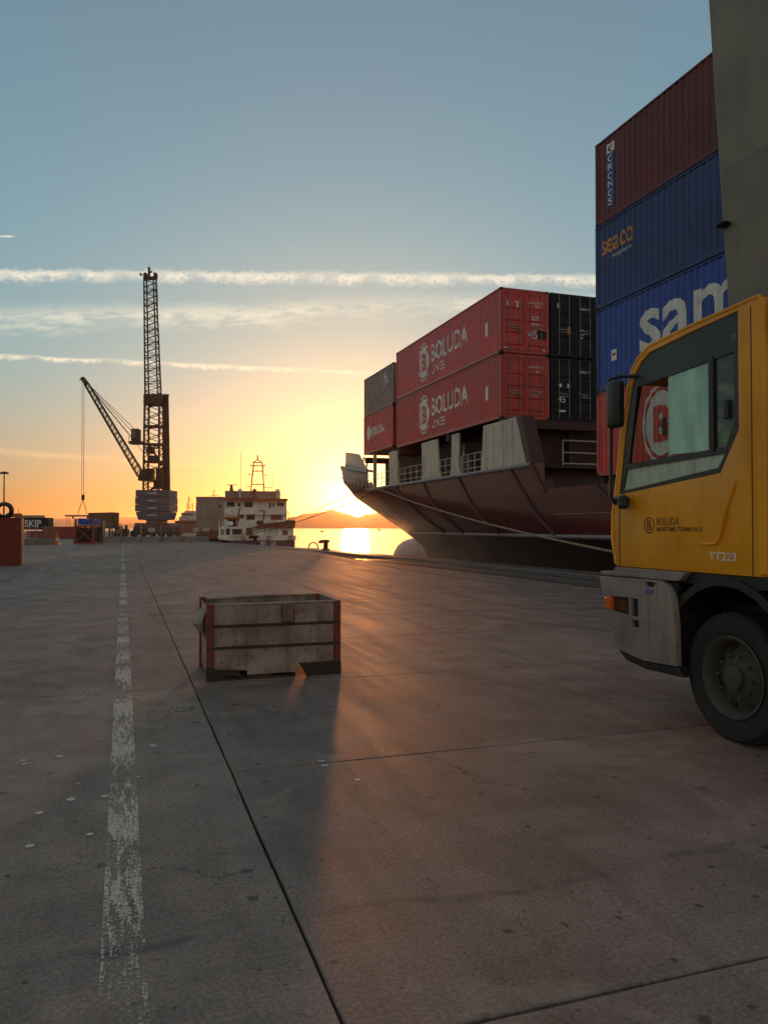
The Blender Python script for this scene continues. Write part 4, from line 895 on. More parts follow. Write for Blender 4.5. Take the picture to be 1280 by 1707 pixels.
for s in (-1, 1):
    ch.append([((0,0.05,0.42), 0.15), ((s*0.19,0.06,0.46), 0.062), ((s*0.22,0.20,0.26), 0.045), ((s*0.17,0.42,0.33), 0.033), ((s*0.165,0.50,0.36), 0.035)])
    for k, (dx, l) in enumerate(((-0.03, 0.06), (-0.01, 0.07), (0.01, 0.065), (0.03, 0.05))):
        ch.append([((s*0.165,0.50,0.36), 0.035), ((s*(0.165+dx),0.50+l*0.7,0.375), 0.010), ((s*(0.165+dx),0.50+l,0.35), 0.008)])
    ch.append([((s*0.165,0.50,0.36), 0.035), ((s*0.12,0.50,0.38), 0.010)])
    ch.append([((0,0,0.08), 0.15), ((s*0.10,0.06,0.06), 0.09), ((s*0.13,0.44,0.10), 0.065), ((s*0.13,0.52,-0.26), 0.05), ((s*0.13,0.62,-0.30), 0.04)])
link('body', skin_body('body', ch, M_skin), drv)
link('vest', skin_body('vest', [[((0,0,0.06), 0.165), ((0,0.02,0.25), 0.16), ((0,0.05,0.42), 0.165), ((0,0.065,0.51), 0.10)], [((0,0.05,0.42), 0.165), ((0.19,0.06,0.46), 0.078)], [((0,0.05,0.42), 0.165), ((-0.19,0.06,0.46), 0.078)]], M_vest), drv)
mb = MB(); mb.lathe([(0.11, 0.765), (0.112, 0.80), (0.10, 0.86), (0.07, 0.895), (0.02, 0.91)], 18, 'z', (0, 0.11, 0)); mb.box(-0.07, 0.19, 0.765, 0.07, 0.26, 0.78); mb.build('helmet', M_white, drv, smooth=True)
for s in (-1, 1):
    mb = MB(); mb.lathe([(0.004, 0.0), (0.012, 0.004), (0.004, 0.010)], 8, 'y', (s*0.032, 0.205, 0.735)); mb.build('eye', M_dark, drv)
MB().box(-0.025, 0.200, 0.648, 0.025, 0.212, 0.656).build('mouth', paint('lips', (0.25, 0.09, 0.07), 0.6), drv)

# ------------------------------------------------------------------ battered steel bin
BX, BY, BW, BD, BH = 0.80, 7.96, 1.39, 0.90, 0.775
bn = thing('steel_bin', 'battered grey steel bin with red corner posts standing on the quay', 'bin', (BX, BY, 0), R(-0.6))
M_bin = paint('bin_grey_steel', (0.36, 0.265, 0.225), 0.6, 0.1, var=0.45, dirt=0.4, dirtcol=(0.05, 0.035, 0.03), rust=0.75, scale=3.2, bmp=0.5)
M_binr = paint('bin_red_paint', (0.22, 0.036, 0.024), 0.6, dirt=0.5, rust=0.7, scale=3)
M_rib = paint('bin_rib_dark', (0.050, 0.032, 0.026), 0.55, 0.2, dirt=0.3, rust=0.6, scale=3)
M_patch = paint('bin_patch', (0.23, 0.12, 0.085), 0.7, dirt=0.4, rust=0.8, scale=4)
fy = lambda u, v, w: (u, w, v)
def sheet(y, name, z0, z1, seed, notch=()):
    """a dented sheet between the corner posts"""
    nx, nz = 26, 6; mb = MB(); rr = random.Random(seed); ph = [rr.uniform(0, 6) for _ in range(6)]
    def dent(u, v): return 0.006*math.sin(7*u+ph[0])*math.sin(9*v+ph[1])+0.004*math.sin(17*u+ph[2]+5*v)
    for k in (0, 1):
        for i in range(nx+1):
            for j in range(nz+1):
                u, v = 0.075+(BW-0.15)*i/nx, z0+(z1-z0)*j/nz; mb.v.append((u, y+dent(u, v)+0.006*k, v))
    S = (nx+1)*(nz+1); hole = lambda i, j: any(a <= 0.075+(BW-0.15)*(i+.5)/nx <= b and z0+(z1-z0)*(j+.5)/nz < h for a, b, h in notch)
    for i in range(nx):
        for j in range(nz):
            if hole(i, j): continue
            a = i*(nz+1)+j; q = (a, a+nz+1, a+nz+2, a+1); mb.f += [q, tuple(S+w for w in reversed(q))]
    return mb.build(name, M_bin, bn, smooth=True)
nt = ((0.09, 0.40, 0.105), (0.92, 1.32, 0.12))
for y, k in ((0.012, 0), (BD-0.018, 9)):
    sheet(y, 'side_sheet', 0.555, 0.755, 1+k); sheet(y, 'side_sheet', 0.335, 0.545, 2+k); sheet(y, 'side_sheet', 0.045, 0.325, 3+k, () if k else ((0.09, 0.42, 0.105), (0.93, 1.02, 0.12)))
    sy = -1 if k == 0 else 1
    for z in (0.548, 0.328): MB().box(0.0, y-0.02 if k == 0 else y, z-0.013, BW, y+0.006 if k == 0 else y+0.026, z+0.013).build('rib', M_rib, bn, bevel=0.005)
    MB().tube([(0.03, y, 0.765-(0.03 if k else 0)), (0.5, y+0.004, 0.762), (0.95, y, 0.768), (BW-0.03, y, 0.768)], 0.014, 8).build('top_rim', M_bin, bn, smooth=True)
for x, tx in ((0.0, 0.07), (BW-0.07, 0.07)):
    for y0, y1 in ((-0.006, 0.05), (BD-0.05, BD+0.006)):
        MB().box(x, y0, 0.0, x+tx, y1, 0.775).build('corner_post', M_binr, bn, bevel=0.006)
mb = MB(); nx, nz = 16, 12                                            # buckled left end
for k in (0, 1):
    for i in range(nx+1):
        for j in range(nz+1):
            y, z = 0.05+(BD-0.10)*i/nx, 0.05+0.70*j/nz
            bu = 0.16*max(0, 1-abs(y-0.28)/0.42)*max(0, 1-abs(z-0.58)/0.19); mb.v.append((0.02-bu+0.006*k, y, z-0.10*bu))
S = (nx+1)*(nz+1)
for i in range(nx):
    for j in range(nz): a = i*(nz+1)+j; q = (a, a+1, a+nz+2, a+nz+1); mb.f += [q, tuple(S+w for w in reversed(q))]
mb.build('buckled_end', M_bin, bn)
for z0, z1 in ((0.05, 0.325), (0.335, 0.545), (0.555, 0.755)): MB().box(BW-0.03, 0.05, z0, BW-0.022, BD-0.05, z1).build('end_sheet', M_bin, bn)
MB().tube([(BW-0.02, 0.02, 0.768), (BW-0.02, BD-0.02, 0.768)], 0.014, 8).build('top_rim', M_bin, bn, smooth=True)
MB().box(0.02, 0.02, 0.125, BW-0.02, BD-0.02, 0.14).build('floor_plate', M_rib, bn)
for y in (0.0, BD-0.03): MB().box(0.071, y-0.004, 0.0, 0.90, y+0.03, 0.022).build('bottom_rail', M_rib, bn); MB().box(1.30, y-0.004, 0.0, BW-0.071, y+0.03, 0.022).build('bottom_rail', M_rib, bn)
for x in (0.42, 0.88): MB().box(x, 0.03, 0.0, x+0.03, BD-0.03, 0.124).build('skid', M_rib, bn)
MB().prism([(0.945, 0.135), (1.32, 0.145), (1.32, 0.0), (1.02, 0.0)], fy, -0.010, -0.003).build('gusset', M_rib, bn)
MB().prism([(0.071, 0.135), (0.10, 0.115), (0.30, 0.105), (0.37, 0.02), (0.30, 0.045), (0.071, 0.045)], fy, -0.010, -0.003).build('gusset', M_rib, bn)
for x in (-0.003, BW-0.072): MB().box(x, -0.012, 0.0, x+0.075, -0.007, 0.14).build('foot_plate', M_rib, bn)
mb = MB(); mb.plate([(0.765, 0.572), (0.895, 0.575), (0.885, 0.752), (0.768, 0.75)], [], fy, -0.010, -0.004); mb.build('patch_plate', M_patch, bn)
mb = MB(); mb.tube([(0.762, -0.008, 0.752), (0.764, -0.012, 0.60), (0.770, -0.012, 0.572), (0.89, -0.012, 0.578), (0.882, -0.012, 0.70)], 0.005, 6); mb.build('patch_weld', M_rib, bn)

# ------------------------------------------------------------------ leg of the quay crane at the right edge
qc = thing('quay_crane', 'tall grey steel crane leg rising behind the yellow truck', 'crane', (11.55, 11.6, 0))
M_leg = paint('crane_grey_green', (0.25, 0.215, 0.155), 0.5, var=0.22, dirt=0.25, rust=0.15, scale=0.5, bmp=0.12, plates=(2.4, 4.4))
mb = MB(); z0, z1 = 1.5, 19.0
def lv(z): w = 0.80+0.075*(z-1.5); return w
vs = []
for z in (z0, z1):
    yf = 0.55+0.0735*(z-1.5); vs += [(-0.05, -2.0, z), (1.5, -2.0, z), (1.5, yf, z), (-0.05, yf, z)]
mb.add(vs, [(0,3,2,1),(4,5,6,7),(0,1,5,4),(1,2,6,5),(2,3,7,6),(3,0,4,7)]); mb.build('leg', M_leg, qc, bevel=0.03, seg=2)
MB().box(-0.10, -2.05, 7.60, 1.55, -1.99, 7.75).build('joint_flange', M_leg, qc)
mb = MB(); mb.lathe([(0.10, 0), (0.13, 0.02), (0.12, 0.16), (0.05, 0.20)], 12, 'x', (0, 0, 0)); mb.v = [(-0.05-x, 0.92+y*1.2, 7.66+z*0.45) for x, y, z in mb.v]; mb.build('lifting_lug', M_dark, qc)
MB().box(-0.25, -3.2, 0.75, 1.7, 1.2, 1.5).build('sill_beam', M_leg, qc, bevel=0.03)
for y in (-2.7, -1.7, 0.0, 0.8):
    mb = MB(); mb.lathe([(0.12, -0.09), (0.36, -0.09), (0.36, 0.06), (0.40, 0.06), (0.40, 0.09), (0.12, 0.09)], 24, 'x', (0.04, y, 0.40)); mb.build('bogie_wheel', M_dark, qc, smooth=True)
    MB().box(-0.16, y-0.2, 0.35, -0.09, y+0.2, 0.74).build('bogie_cheek', M_leg, qc)

# ------------------------------------------------------------------ paint on the ground
def line_material(worn, name):
    m, T = new_mat(name); p = pos(T); x, y, z = T.sep(p)
    big = T.noise(T.comb(T.math('MULTIPLY', x, 2.0), T.math('MULTIPLY', y, 1.1), 0.0), 1.0, 2, 0.5)
    scr = T.noise(T.comb(T.math('MULTIPLY', x, 38.0), T.math('MULTIPLY', y, 5.0), 1.0), 1.0, 4, 0.7); fine = T.noise(p, 90, 3, 0.7)
    near = T.rng(y, 2.0, 3.9, 0.115, 0.0)
    v = T.math('ADD', T.math('ADD', T.math('MULTIPLY', big, 0.45), T.math('MULTIPLY', scr, 0.55)), T.math('MULTIPLY', fine, 0.45))
    a = T.rng(T.math('SUBTRACT', v, near), worn-0.05, worn+0.07)
    finish(m, T, T.mix(T.rng(fine, 0.3, 0.7), (0.50, 0.44, 0.38), (0.72, 0.64, 0.56)), 0.8, 0, alpha=a, spec=0.2)
    return m
M_line = line_material(0.705, 'worn_white_paint'); M_line2 = line_material(0.76, 'very_worn_white_paint')
marks = bpy.data.objects.new('road_markings', None); C.objects.link(marks); tag(marks, kind='structure')
def mark(x0, y0, x1, y1, w, m):
    d = Vector((x1-x0, y1-y0)).normalized(); nrm = Vector((-d.y, d.x))*w/2
    MB().add([(x0+nrm.x, y0+nrm.y, .004), (x1+nrm.x, y1+nrm.y, .004), (x1-nrm.x, y1-nrm.y, .004), (x0-nrm.x, y0-nrm.y, .004)], [(0,1,2,3)]).build('painted_line', m, marks)
for a, b in ((1.4, 9.1), (9.3, 11.6), (11.9, 14.0), (14.4, 15.2), (16.2, 23.0), (23.6, 27.5), (29.0, 34.5), (37.5, 41.5), (44, 47), (51, 55), (58, 61), (64, 67), (71, 74)):
    mark(0.01, a, 0.01, b, 0.155, M_line)
for x0, y0, x1, y1, w in ((-2.9, 22.4, -2.86, 24.9, .12), (-2.84, 26.2, -2.80, 31.5, .12), (-4.1, 36.0, -0.3, 38.3, .16), (-4.2, 34.6, -1.6, 35.8, .14), (-0.2, 38.5, 0.7, 39.4, .14), (-4.6, 53.0, -3.0, 54.0, .2), (-2.2, 54.5, -0.6, 55.2, .2),
                          (-6.4, 52.0, -3.7, 74.0, .22), (-2.2, 56, -1.6, 78, .2), (4.2, 57, 2.8, 76, .2), (6.2, 62, 5.0, 78, .16), (7.6, 44, 6.2, 60, .16), (5.1, 9.4, 5.1, 10.2, 0.10)):
    mark(x0, y0, x1, y1, w, M_line2)
spots = [(-0.62, 5.66), (-0.60, 5.58), (-0.40, 5.68), (-1.15, 5.44), (-0.25, 5.05), (0.10, 5.07), (-0.27, 4.77), (-0.09, 4.76), (-0.42, 4.60), (-0.05, 4.42), (0.05, 4.43), (-0.15, 4.20), (-1.0, 4.35), (-0.93, 4.40), (0.21, 5.75), (-1.2, 5.9), (0.02, 5.95), (1.25, 5.02), (1.25, 4.92), (1.37, 4.58), (-0.42, 4.14)]
mb = MB()
rr = random.Random(3)
for x, y in spots:
    r_ = rr.choice((0.012, 0.018, 0.022, 0.025)); k = [r_*rr.uniform(0.9, 1.1) for _ in range(14)]
    mb.add([(x+k[i]*math.cos(i*math.pi/7), y+k[i]*math.sin(i*math.pi/7), 0.0035) for i in range(14)], [tuple(range(14))])
tag(mb.build('paint_spots', paint('spot_white', (0.62, 0.58, 0.50), 0.6, dirt=0.2), marks), kind='stuff')

# ------------------------------------------------------------------ far end of the quay: fence, barriers, frames
def at(px, d): l = (px-640)/1290*d; return (SN*d+CS*l, CS*d-SN*l)      # a bearing and a distance, turned into quay metres
def zz(py, d): return 1.55-(py-879)*d/1290
RZ = -TH
M_conc = paint('barrier_concrete', (0.28, 0.24, 0.21), 0.75, dirt=0.35, scale=1.2)
M_post = paint('fence_galv', (0.34, 0.30, 0.28), 0.5, 0.4, dirt=0.2)
M_sign = paint('sign_plate_pale', (0.58, 0.50, 0.42), 0.6, dirt=0.2)
M_wire = None
def wire_material():
    m, T = new_mat('chain_link'); p = objco(T); x, y, z = T.sep(p)
    def saw(v): return T.math('ABSOLUTE', T.math('SUBTRACT', T.math('FRACT', v), 0.5))
    a = saw(T.math('MULTIPLY', T.math('ADD', x, z), 9.0)); b = saw(T.math('MULTIPLY', T.math('SUBTRACT', x, z), 9.0))
    al = T.math('MAXIMUM', T.rng(a, 0.44, 0.46), T.rng(b, 0.44, 0.46))
    finish(m, T, (0.25, 0.23, 0.22), 0.5, 0.3, alpha=al); return m
M_wire = wire_material()
# concrete barriers with fence panels behind them, across the quay at about 80 m
segs = [(171, 77.0), (203, 77.6), (236, 78.6), (270, 79.6), (306, 81.0), (349, 82.6)]
where = ['left end, beside the red frame', 'second from the left', 'third from left, before the crane base', 'fourth from the left', 'right end, near the small ship']
pos_ = [at(*s) for s in segs]
for i, (a, b) in enumerate(zip(pos_, pos_[1:])):
    ln = math.hypot(b[0]-a[0], b[1]-a[1]); an = math.atan2(b[1]-a[1], b[0]-a[0])
    t = thing('concrete_barrier', 'low concrete barrier across the quay, '+where[i], 'barrier', (a[0], a[1], 0), an, 'low concrete barriers across the quay')
    MB().prism([(-0.22, 0), (0.22, 0), (0.16, 0.12), (0.11, 0.60), (-0.11, 0.60), (-0.16, 0.12)], lambda u, v, w: (w, u, v), 0.03, ln-0.03).build('block', M_conc, t, bevel=0.015)
    for q in (0.12, ln-0.2): MB().box(q, -0.03, 0.605, q+0.08, 0.03, 0.66).build('lifting_eye', M_dark, t)
    t = thing('fence_panel', 'wire fence panel above the barriers, '+where[i], 'fence', (a[0], a[1]+0.5, 0), an, 'chain link fence panels')
    for q in (0.0, ln*0.5, ln-0.05) if i in (0, 2, 4) else (0.0, ln-0.05): MB().tube([(q, 0, 0), (q, 0, 1.85)], 0.028, 8).build('post', M_post, t)
    for z in (0.35, 1.80): MB().tube([(0, 0, z), (ln-0.05, 0, z)], 0.016, 6).build('rail', M_post, t)
    MB().add([(0, 0, 0.35), (ln-0.05, 0, 0.35), (ln-0.05, 0, 1.8), (0, 0, 1.8)], [(0,1,2,3)]).build('wire_mesh', M_wire, t)
    if i in (2, 4): MB().box(ln*0.5-0.33, -0.05, 1.05, ln*0.5+0.33, -0.035, 1.50).build('sign_board', M_sign, t)
# left-hand fence
for i, (pa, pb) in enumerate(((36, 62), (62, 92))):
    a, b = at(pa, 66+2*i), at(pb, 68+2*i); ln = math.hypot(b[0]-a[0], b[1]-a[1]); an = math.atan2(b[1]-a[1], b[0]-a[0])
    t = thing('fence_panel', ('chain link fence panel right beside the red bin at the left edge', 'chain link fence panel between red bin and traffic cone')[i], 'fence', (a[0], a[1], 0), an, 'chain link fence panels')
    MB().box(0, -0.12, 0, ln, 0.12, 0.55).build('kerb_block', M_conc, t, bevel=0.02)
    for q in (0.0, ln*0.5, ln-0.05): MB().tube([(q, 0, 0.5), (q, 0, 1.7)], 0.028, 8).build('post', M_post, t)
    MB().add([(0, 0, 0.55), (ln-0.05, 0, 0.55), (ln-0.05, 0, 1.65), (0, 0, 1.65)], [(0,1,2,3)]).build('wire_mesh', M_wire, t)
x, y = at(96, 68.9); t = thing('traffic_cone', 'orange and white traffic cone left of the red steel frame', 'cone', (x, y, 0))
M_or = paint('cone_orange', (0.75, 0.14, 0.03), 0.5, dirt=0.2); M_wh = paint('cone_white', (0.7, 0.66, 0.6), 0.5)
MB().box(-0.26, -0.26, 0, 0.26, 0.26, 0.04).build('base', M_or, t); MB().lathe([(0.19, 0.04), (0.145, 0.34)], 16).build('lower_cone', M_or, t); MB().lathe([(0.147, 0.34), (0.10, 0.62)], 16).build('white_band', M_wh, t); MB().lathe([(0.10, 0.62), (0.05, 0.95), (0.10, 0.96), (0.10, 1.12), (0.05, 1.13)], 16).build('top', M_or, t)
# red open-top bin at the left edge, with a coil of hose on it
x, y = at(36, 31.2); t = thing('red_bin', 'plain dark red steel box cut by the left edge of the picture', 'bin', (x, y, 0), 0.05)
M_rb = paint('red_box_paint', (0.20, 0.014, 0.010), 0.55, dirt=0.2, rust=0.3, scale=1.2)
MB().box(-2.6, 0, 0.0, 0, 0.06, 1.93).build('front_wall', M_rb, t, bevel=0.01); MB().box(-0.06, 0.062, 0.0, -0.002, 1.8, 1.93).build('side_wall', M_rb, t); MB().box(-2.6, 1.74, 0, -0.07, 1.8, 1.93).build('back_wall', M_rb, t); MB().box(-2.6, 0.07, 0.02, -2.54, 1.73, 1.93).build('side_wall', M_rb, t); MB().box(-2.5, 0.07, 0.1, -0.07, 1.73, 1.88).build('load', M_dark, t)
MB().box(-2.62, -0.03, 1.86, 0.02, -0.002, 1.935).build('rim', M_rb, t); MB().box(-0.08, -0.02, 0, -0.005, -0.002, 1.85).build('edge_post', M_rb, t)
t2 = thing('hose_coil', 'coil of thick black hose lying on the red box', 'hose', (x-0.72, y+0.8, 1.94))
for k in range(4):
    mb = MB(); mb.tube([((0.24+0.02*k)*math.cos(R(a)), 0.05*k-0.1, 0.30+(0.24+0.02*k)*math.sin(R(a))) for a in range(0, 361, 15)], 0.055, 8); mb.build('loop', M_blk, t2, smooth=True)
# red steel frame with cross bracing, blue drum on top
x, y = at(141, 71.4); t = thing('braced_stand', 'red cross-braced steel stand at the far end of the quay', 'stand', (x, y, 0), RZ)
M_fr = paint('frame_red', (0.34, 0.045, 0.025), 0.5, dirt=0.3, rust=0.4)
for sx in (-1, 1):
    for dy in (0, 2.2):
        MB().beam((sx*0.86, dy, 0), (sx*0.78, dy, 2.35), 0.17, 0.17).build('post', M_fr, t)
    MB().beam((sx*0.84, 0, 0.15), (sx*0.84, 2.2, 0.15), 0.14).build('side_rail', M_fr, t); MB().beam((sx*0.80, 0, 1.62), (sx*0.80, 2.2, 1.62), 0.14).build('side_rail', M_fr, t)
for dy in (0, 2.2):
    for z in (0.12, 1.62): MB().beam((-0.84, dy, z), (0.84, dy, z), 0.14).build('cross_beam', M_fr, t)
    MB().beam((-0.76, dy-0.01, 0.2), (0.72, dy-0.01, 1.55), 0.07).build('brace', M_fr, t); MB().beam((0.76, dy+0.07, 0.2), (-0.72, dy+0.07, 1.55), 0.07).build('brace', M_fr, t)
MB().box(-0.75, 0.1, 0.2, 0.75, 2.1, 1.5).build('tank', M_dark, t, bevel=0.05); MB().box(-0.76, 0.0, 1.70, 0.76, 2.2, 1.78).build('platform', M_galv, t)
t = thing('blue_bundle', 'blue wrapped load on top of the red steel frame', 'load', (x, y, 1.79), RZ)
M_bl = paint('tarp_blue', (0.03, 0.10, 0.55), 0.5, dirt=0.15, scale=2)
for i, (a, b) in enumerate(((-0.66, -0.32), (-0.30, 0.16), (0.18, 0.66))): MB().box(a, 0.1, 0, b, 1.9, 0.58-0.03*i).build('pack', M_bl, t, bevel=0.06, seg=2)
# stack of pale crates, brown hopper, containers and a parked truck behind the fence
x, y = at(163, 95); t = thing('crate_stack', 'pale stack of sacks right of the red steel frame', 'sacks', (x, y, 0), RZ); M_pal = paint('pale_sacks', (0.52, 0.42, 0.30), 0.8, dirt=0.4, scale=2)
for i in range(3):
    for j in range(5): MB().box(-0.75+i*0.5, 0, 0.1+j*0.46, -0.27+i*0.5, 0.8, 0.53+j*0.46).build('sack', M_pal, t, bevel=0.07, seg=2)
x, y = at(168, 118); t = thing('hopper', 'brown steel hopper on slender legs beneath the crane', 'hopper', (x, y, 0), RZ)
M_hop = paint('hopper_brown', (0.17, 0.085, 0.05), 0.6, dirt=0.4, rust=0.5)
MB().prism([(-1.9, 3.75), (1.75, 3.85), (1.70, 1.9), (1.1, 1.35), (-1.7, 1.35)], lambda u, v, w: (u, w, v), 0, 3.2).build('bin', M_hop, t)
for u in (-1.5, 0.3, 1.5):
    for w in (0.2, 3.0): MB().beam((u, w, 0), (u*0.9, w, 1.5), 0.16).build('leg', M_hop, t)
mb = MB(); mb.prism([(1.72, 3.5), (1.95, 3.4), (1.98, 2.2), (1.72, 2.3)], lambda u, v, w: (u, w, v), 0.5, 1.6); mb.build('cabinet', M_hop, t); MB().tube([(1.6, 0.3, 1.4), (1.78, 0.3, 0.8), (1.9, 0.3, 0.0)], 0.12).build('chute', M_hop, t)
mb = MB(); mb.box(-0.35, -0.3, 0, 0.35, -0.2, 1.9); mb.build('control_cabinet', M_post, t)
def far_container(px0, px1, y0, y1, d, m, label, group='containers behind the fence', depth=2.4, deco=None, legs=False):
    x, y = at(px0, d); w = (px1-px0)*d/1290; zb, zt = max(0.05, zz(y1, d)), zz(y0, d); t = thing('shipping_container', label, 'container', (x, y, 0), RZ, group)
    n = max(4, int(w/0.3)); mb = MB(); q = (w-0.3)/n
    pts = [(0.15, 0.02)]
    for i in range(n): b = 0.15+i*q; pts += [(b+q*.2, .02), (b+q*.4, .055), (b+q*.7, .055), (b+q*.9, .02)]
    pts.append((w-0.15, .02))
    for (xa, da), (xb, db) in zip(pts, pts[1:]): mb.add([(xa, da, zb+.15), (xb, db, zb+.15), (xb, db, zt-.1), (xa, da, zt-.1)], [(0,1,2,3)])
    mb.build('side_panel', m, t)
    f = MB()
    for a in (0, w-0.15): f.box(a, 0, zb, a+0.15, 0.15, zt)
    for z in (zb, zt-0.12): f.box(0.151, 0.004, z, w-0.151, 0.12, z+0.12)
    f.build('frame', m, t); MB().box(0.01, 0.16, zb+.01, w-0.01, depth, zt-.01).build('body', m, t)
    if legs:
        for a in (0.6, w-0.6): MB().box(a, 0.3, 0, a+0.2, 0.6, zb).build('support_leg', M_dark, t)
    if deco: deco(t, w, zb, zt)
    return t
M_fred = paint('far_red_paint', (0.30, 0.05, 0.035), 0.6, dirt=0.3, rust=0.4)
def deco_skip(t, w, zb, zt): text_on('lettering', 'SAMSKIP', 1.9, M_white, lambda u, v: (w*0.50-3.75+u, -0.01, zb+0.55+v), t, bold=0.03, width=6.4)
far_container(12, 81, 863, 883, 150, M_black, 'black container with big white letters above the fence at left', deco=deco_skip, legs=True)
far_container(46, 82, 885, 900, 110, M_fred, 'dull red container low behind the left fence')
far_container(71, 126, 878, 901, 104, M_fred, 'long red container directly left of the red steel frame')
far_container(26, 68, 859, 868, 176, M_grey, 'brownish container roof showing above the black lettered container')
x, y = at(24, 160); t = thing('small_crane', 'small red gantry top above the containers at far left', 'gantry', (x, y, 0), RZ)
MB().beam((-1.2, 0, 0), (-1.0, 0, 3.6), 0.25).build('leg', M_fred, t); MB().beam((1.0, 0, 0), (0.8, 0, 3.6), 0.25).build('leg', M_fred, t); MB().box(-1.5, -0.4, 3.6, 1.4, 0.6, 4.4).build('house', M_fred, t); MB().tube([(0.9, 0, 4.4), (0.9, 0, 5.4)], 0.05).build('antenna', M_dark, t)
x, y = at(7, 120); t = thing('light_mast', 'tall lamp mast with flat head near the left edge', 'lamp post', (x, y, 0), RZ)
MB().tube([(0, 0, 0), (0, 0, 10.0)], [0.14, 0.08], 10).build('pole', M_dark, t); MB().lathe([(0.2, 9.9), (0.65, 9.98), (0.62, 10.08), (0.12, 10.2)], 16).build('lamp_head', M_dark, t)
for k in (-0.5, 0, 0.5): MB().box(k-0.14, -0.16, 9.78, k+0.14, 0.16, 9.92).build('lamp', M_dark, t)
x, y = at(190, 122); t = thing('parked_truck', 'small pale truck parked behind the barriers left of the crane', 'truck', (x, y, 0), RZ); M_pt = paint('truck_pale', (0.45, 0.42, 0.40), 0.5, dirt=0.3)
MB().box(0.1, 0, 0.55, 0.95, 1.9, 1.75).build('cab', M_pt, t, bevel=0.12, seg=2); MB().box(0.2, -0.01, 1.15, 0.85, 0.02, 1.6).build('windscreen', M_panel, t); MB().box(0.98, 0, 0.5, 1.75, 2.2, 1.3).build('load_bed', M_dark, t, bevel=0.04)
for a in (0.3, 1.4):
    for b in (0.1, 1.8): MB().lathe([(0.1, -0.12), (0.34, -0.12), (0.36, 0), (0.34, 0.12), (0.1, 0.12)], 16, 'y', (a, b, 0.36)).build('wheel', M_tyre, t)
for z in (1.8, 2.05): MB().tube([(0.35, 0.5, z), (0.9, 0.5, z)], 0.04).build('roof_bar', M_post, t)
x, y = at(215, 121); t = thing('parked_car', 'dark car behind the barriers just left of the crane base', 'car', (x, y, 0), RZ)
MB().prism([(0.4, 0.35), (2.6, 0.35), (2.6, 0.9), (2.2, 1.0), (1.8, 1.5), (1.0, 1.5), (0.7, 1.0), (0.35, 0.9)], lambda u, v, w: (u, w, v), 0, 1.7).build('body', M_blk, t, bevel=0.06); MB().prism([(1.05, 1.02), (1.75, 1.02), (1.6, 1.42), (1.1, 1.42)], lambda u, v, w: (u, w, v), -0.01, 0.0).build('side_window', M_panel, t)
for a in (0.85, 2.15): MB().lathe([(0.08, -0.08), (0.30, -0.08), (0.31, 0.08), (0.08, 0.08)], 16, 'y', (a, 0.05, 0.31)).build('wheel', M_tyre, t)
MB().box(-0.15, 0.2, 0, 0.2, 0.5, 1.95).build('bollard_box', M_dark, t) if False else None
x, y = at(211, 119); t = thing('marker_post', 'short dark post standing left of the crane base', 'post', (x, y, 0), RZ); MB().box(-0.17, -0.17, 0, 0.17, 0.17, 1.7).build('post', M_dark, t, bevel=0.04); MB().box(-0.2, -0.2, 1.7, 0.2, 0.2, 1.85).build('cap', M_dark, t)

# ------------------------------------------------------------------ harbour crane
KD = 125.0; K = KD/1290
x, y = at(262, KD); cr = thing('harbour_crane', 'tall dark harbour crane with lattice mast and raised jib', 'crane', (x, y, 0), RZ)
def kx(px): return (px-262)*K
def kz(py): return 1.55-(py-879)*K
M_cr = paint('crane_dark', (0.045, 0.030, 0.030), 0.55, 0.2, dirt=0.3, rust=0.4)
M_cw = paint('counterweight_violet', (0.125, 0.105, 0.15), 0.55, dirt=0.3)
M_cb = paint('crane_base_red', (0.16, 0.05, 0.045), 0.6, dirt=0.4, rust=0.4)
MB().prism([(kx(232), 0.7), (kx(292), 0.7), (kx(290), kz(872)), (kx(233), kz(872))], lambda u, v, w: (u, w, v), -2.6, 2.6).build('chassis', M_cb, cr, bevel=0.05)
for a in (232, 247, 262, 277, 291):
    for b in (-2.3, 2.3): MB().lathe([(0.15, -0.25), (0.55, -0.25), (0.58, 0), (0.55, 0.25), (0.15, 0.25)], 18, 'y', (kx(a), b, 0.58)).build('wheel', M_tyre, cr)
for a in (226, 296): MB().beam((kx(a), 0, 0), (kx(a), 0, 1.6), 0.5).build('outrigger', M_cb, cr)
MB().lathe([(1.6, kz(872)), (1.7, kz(868)), (1.5, kz(864))], 24).build('slew_ring', M_sign, cr)
for i, (ya, yb) in enumerate(((818, 829), (829.6, 841), (841.6, 853), (853.6, 865))):
    hw = (27.2, 28.0, 28.0, 26.5)[i]*K; mb = MB()
    if i < 3: mb.box(-hw, -2.6, kz(yb), hw, 2.4, kz(ya))
    else: mb.prism([(-hw*0.85, kz(yb+2)), (hw*0.85, kz(yb+2)), (hw, kz(ya+3)), (hw, kz(ya)), (-hw, kz(ya)), (-hw, kz(ya+3))], lambda u, v, w: (u, w, v), -2.6, 2.4)
    o = mb.build('counterweight', M_cw, cr, bevel=0.015); MB().box(-0.75, -2.64, (kz(ya)+kz(yb))/2-0.10, 0.75, -2.605, (kz(ya)+kz(yb))/2+0.10).build('name_plate', M_sign, o)
mb = MB(); lattice(mb, (kx(256), 0, kz(818)), (kx(256), 0, kz(675)), 26*K, 24*K, 0.26, 0.11, 8, up=(0, 1, 0)); mb.build('tower', M_cr, cr)
for py in (711, 741, 770, 801): MB().box(kx(243), -1.3, kz(py)-0.12, kx(270), 1.3, kz(py)+0.12).build('tower_platform', M_cr, cr)
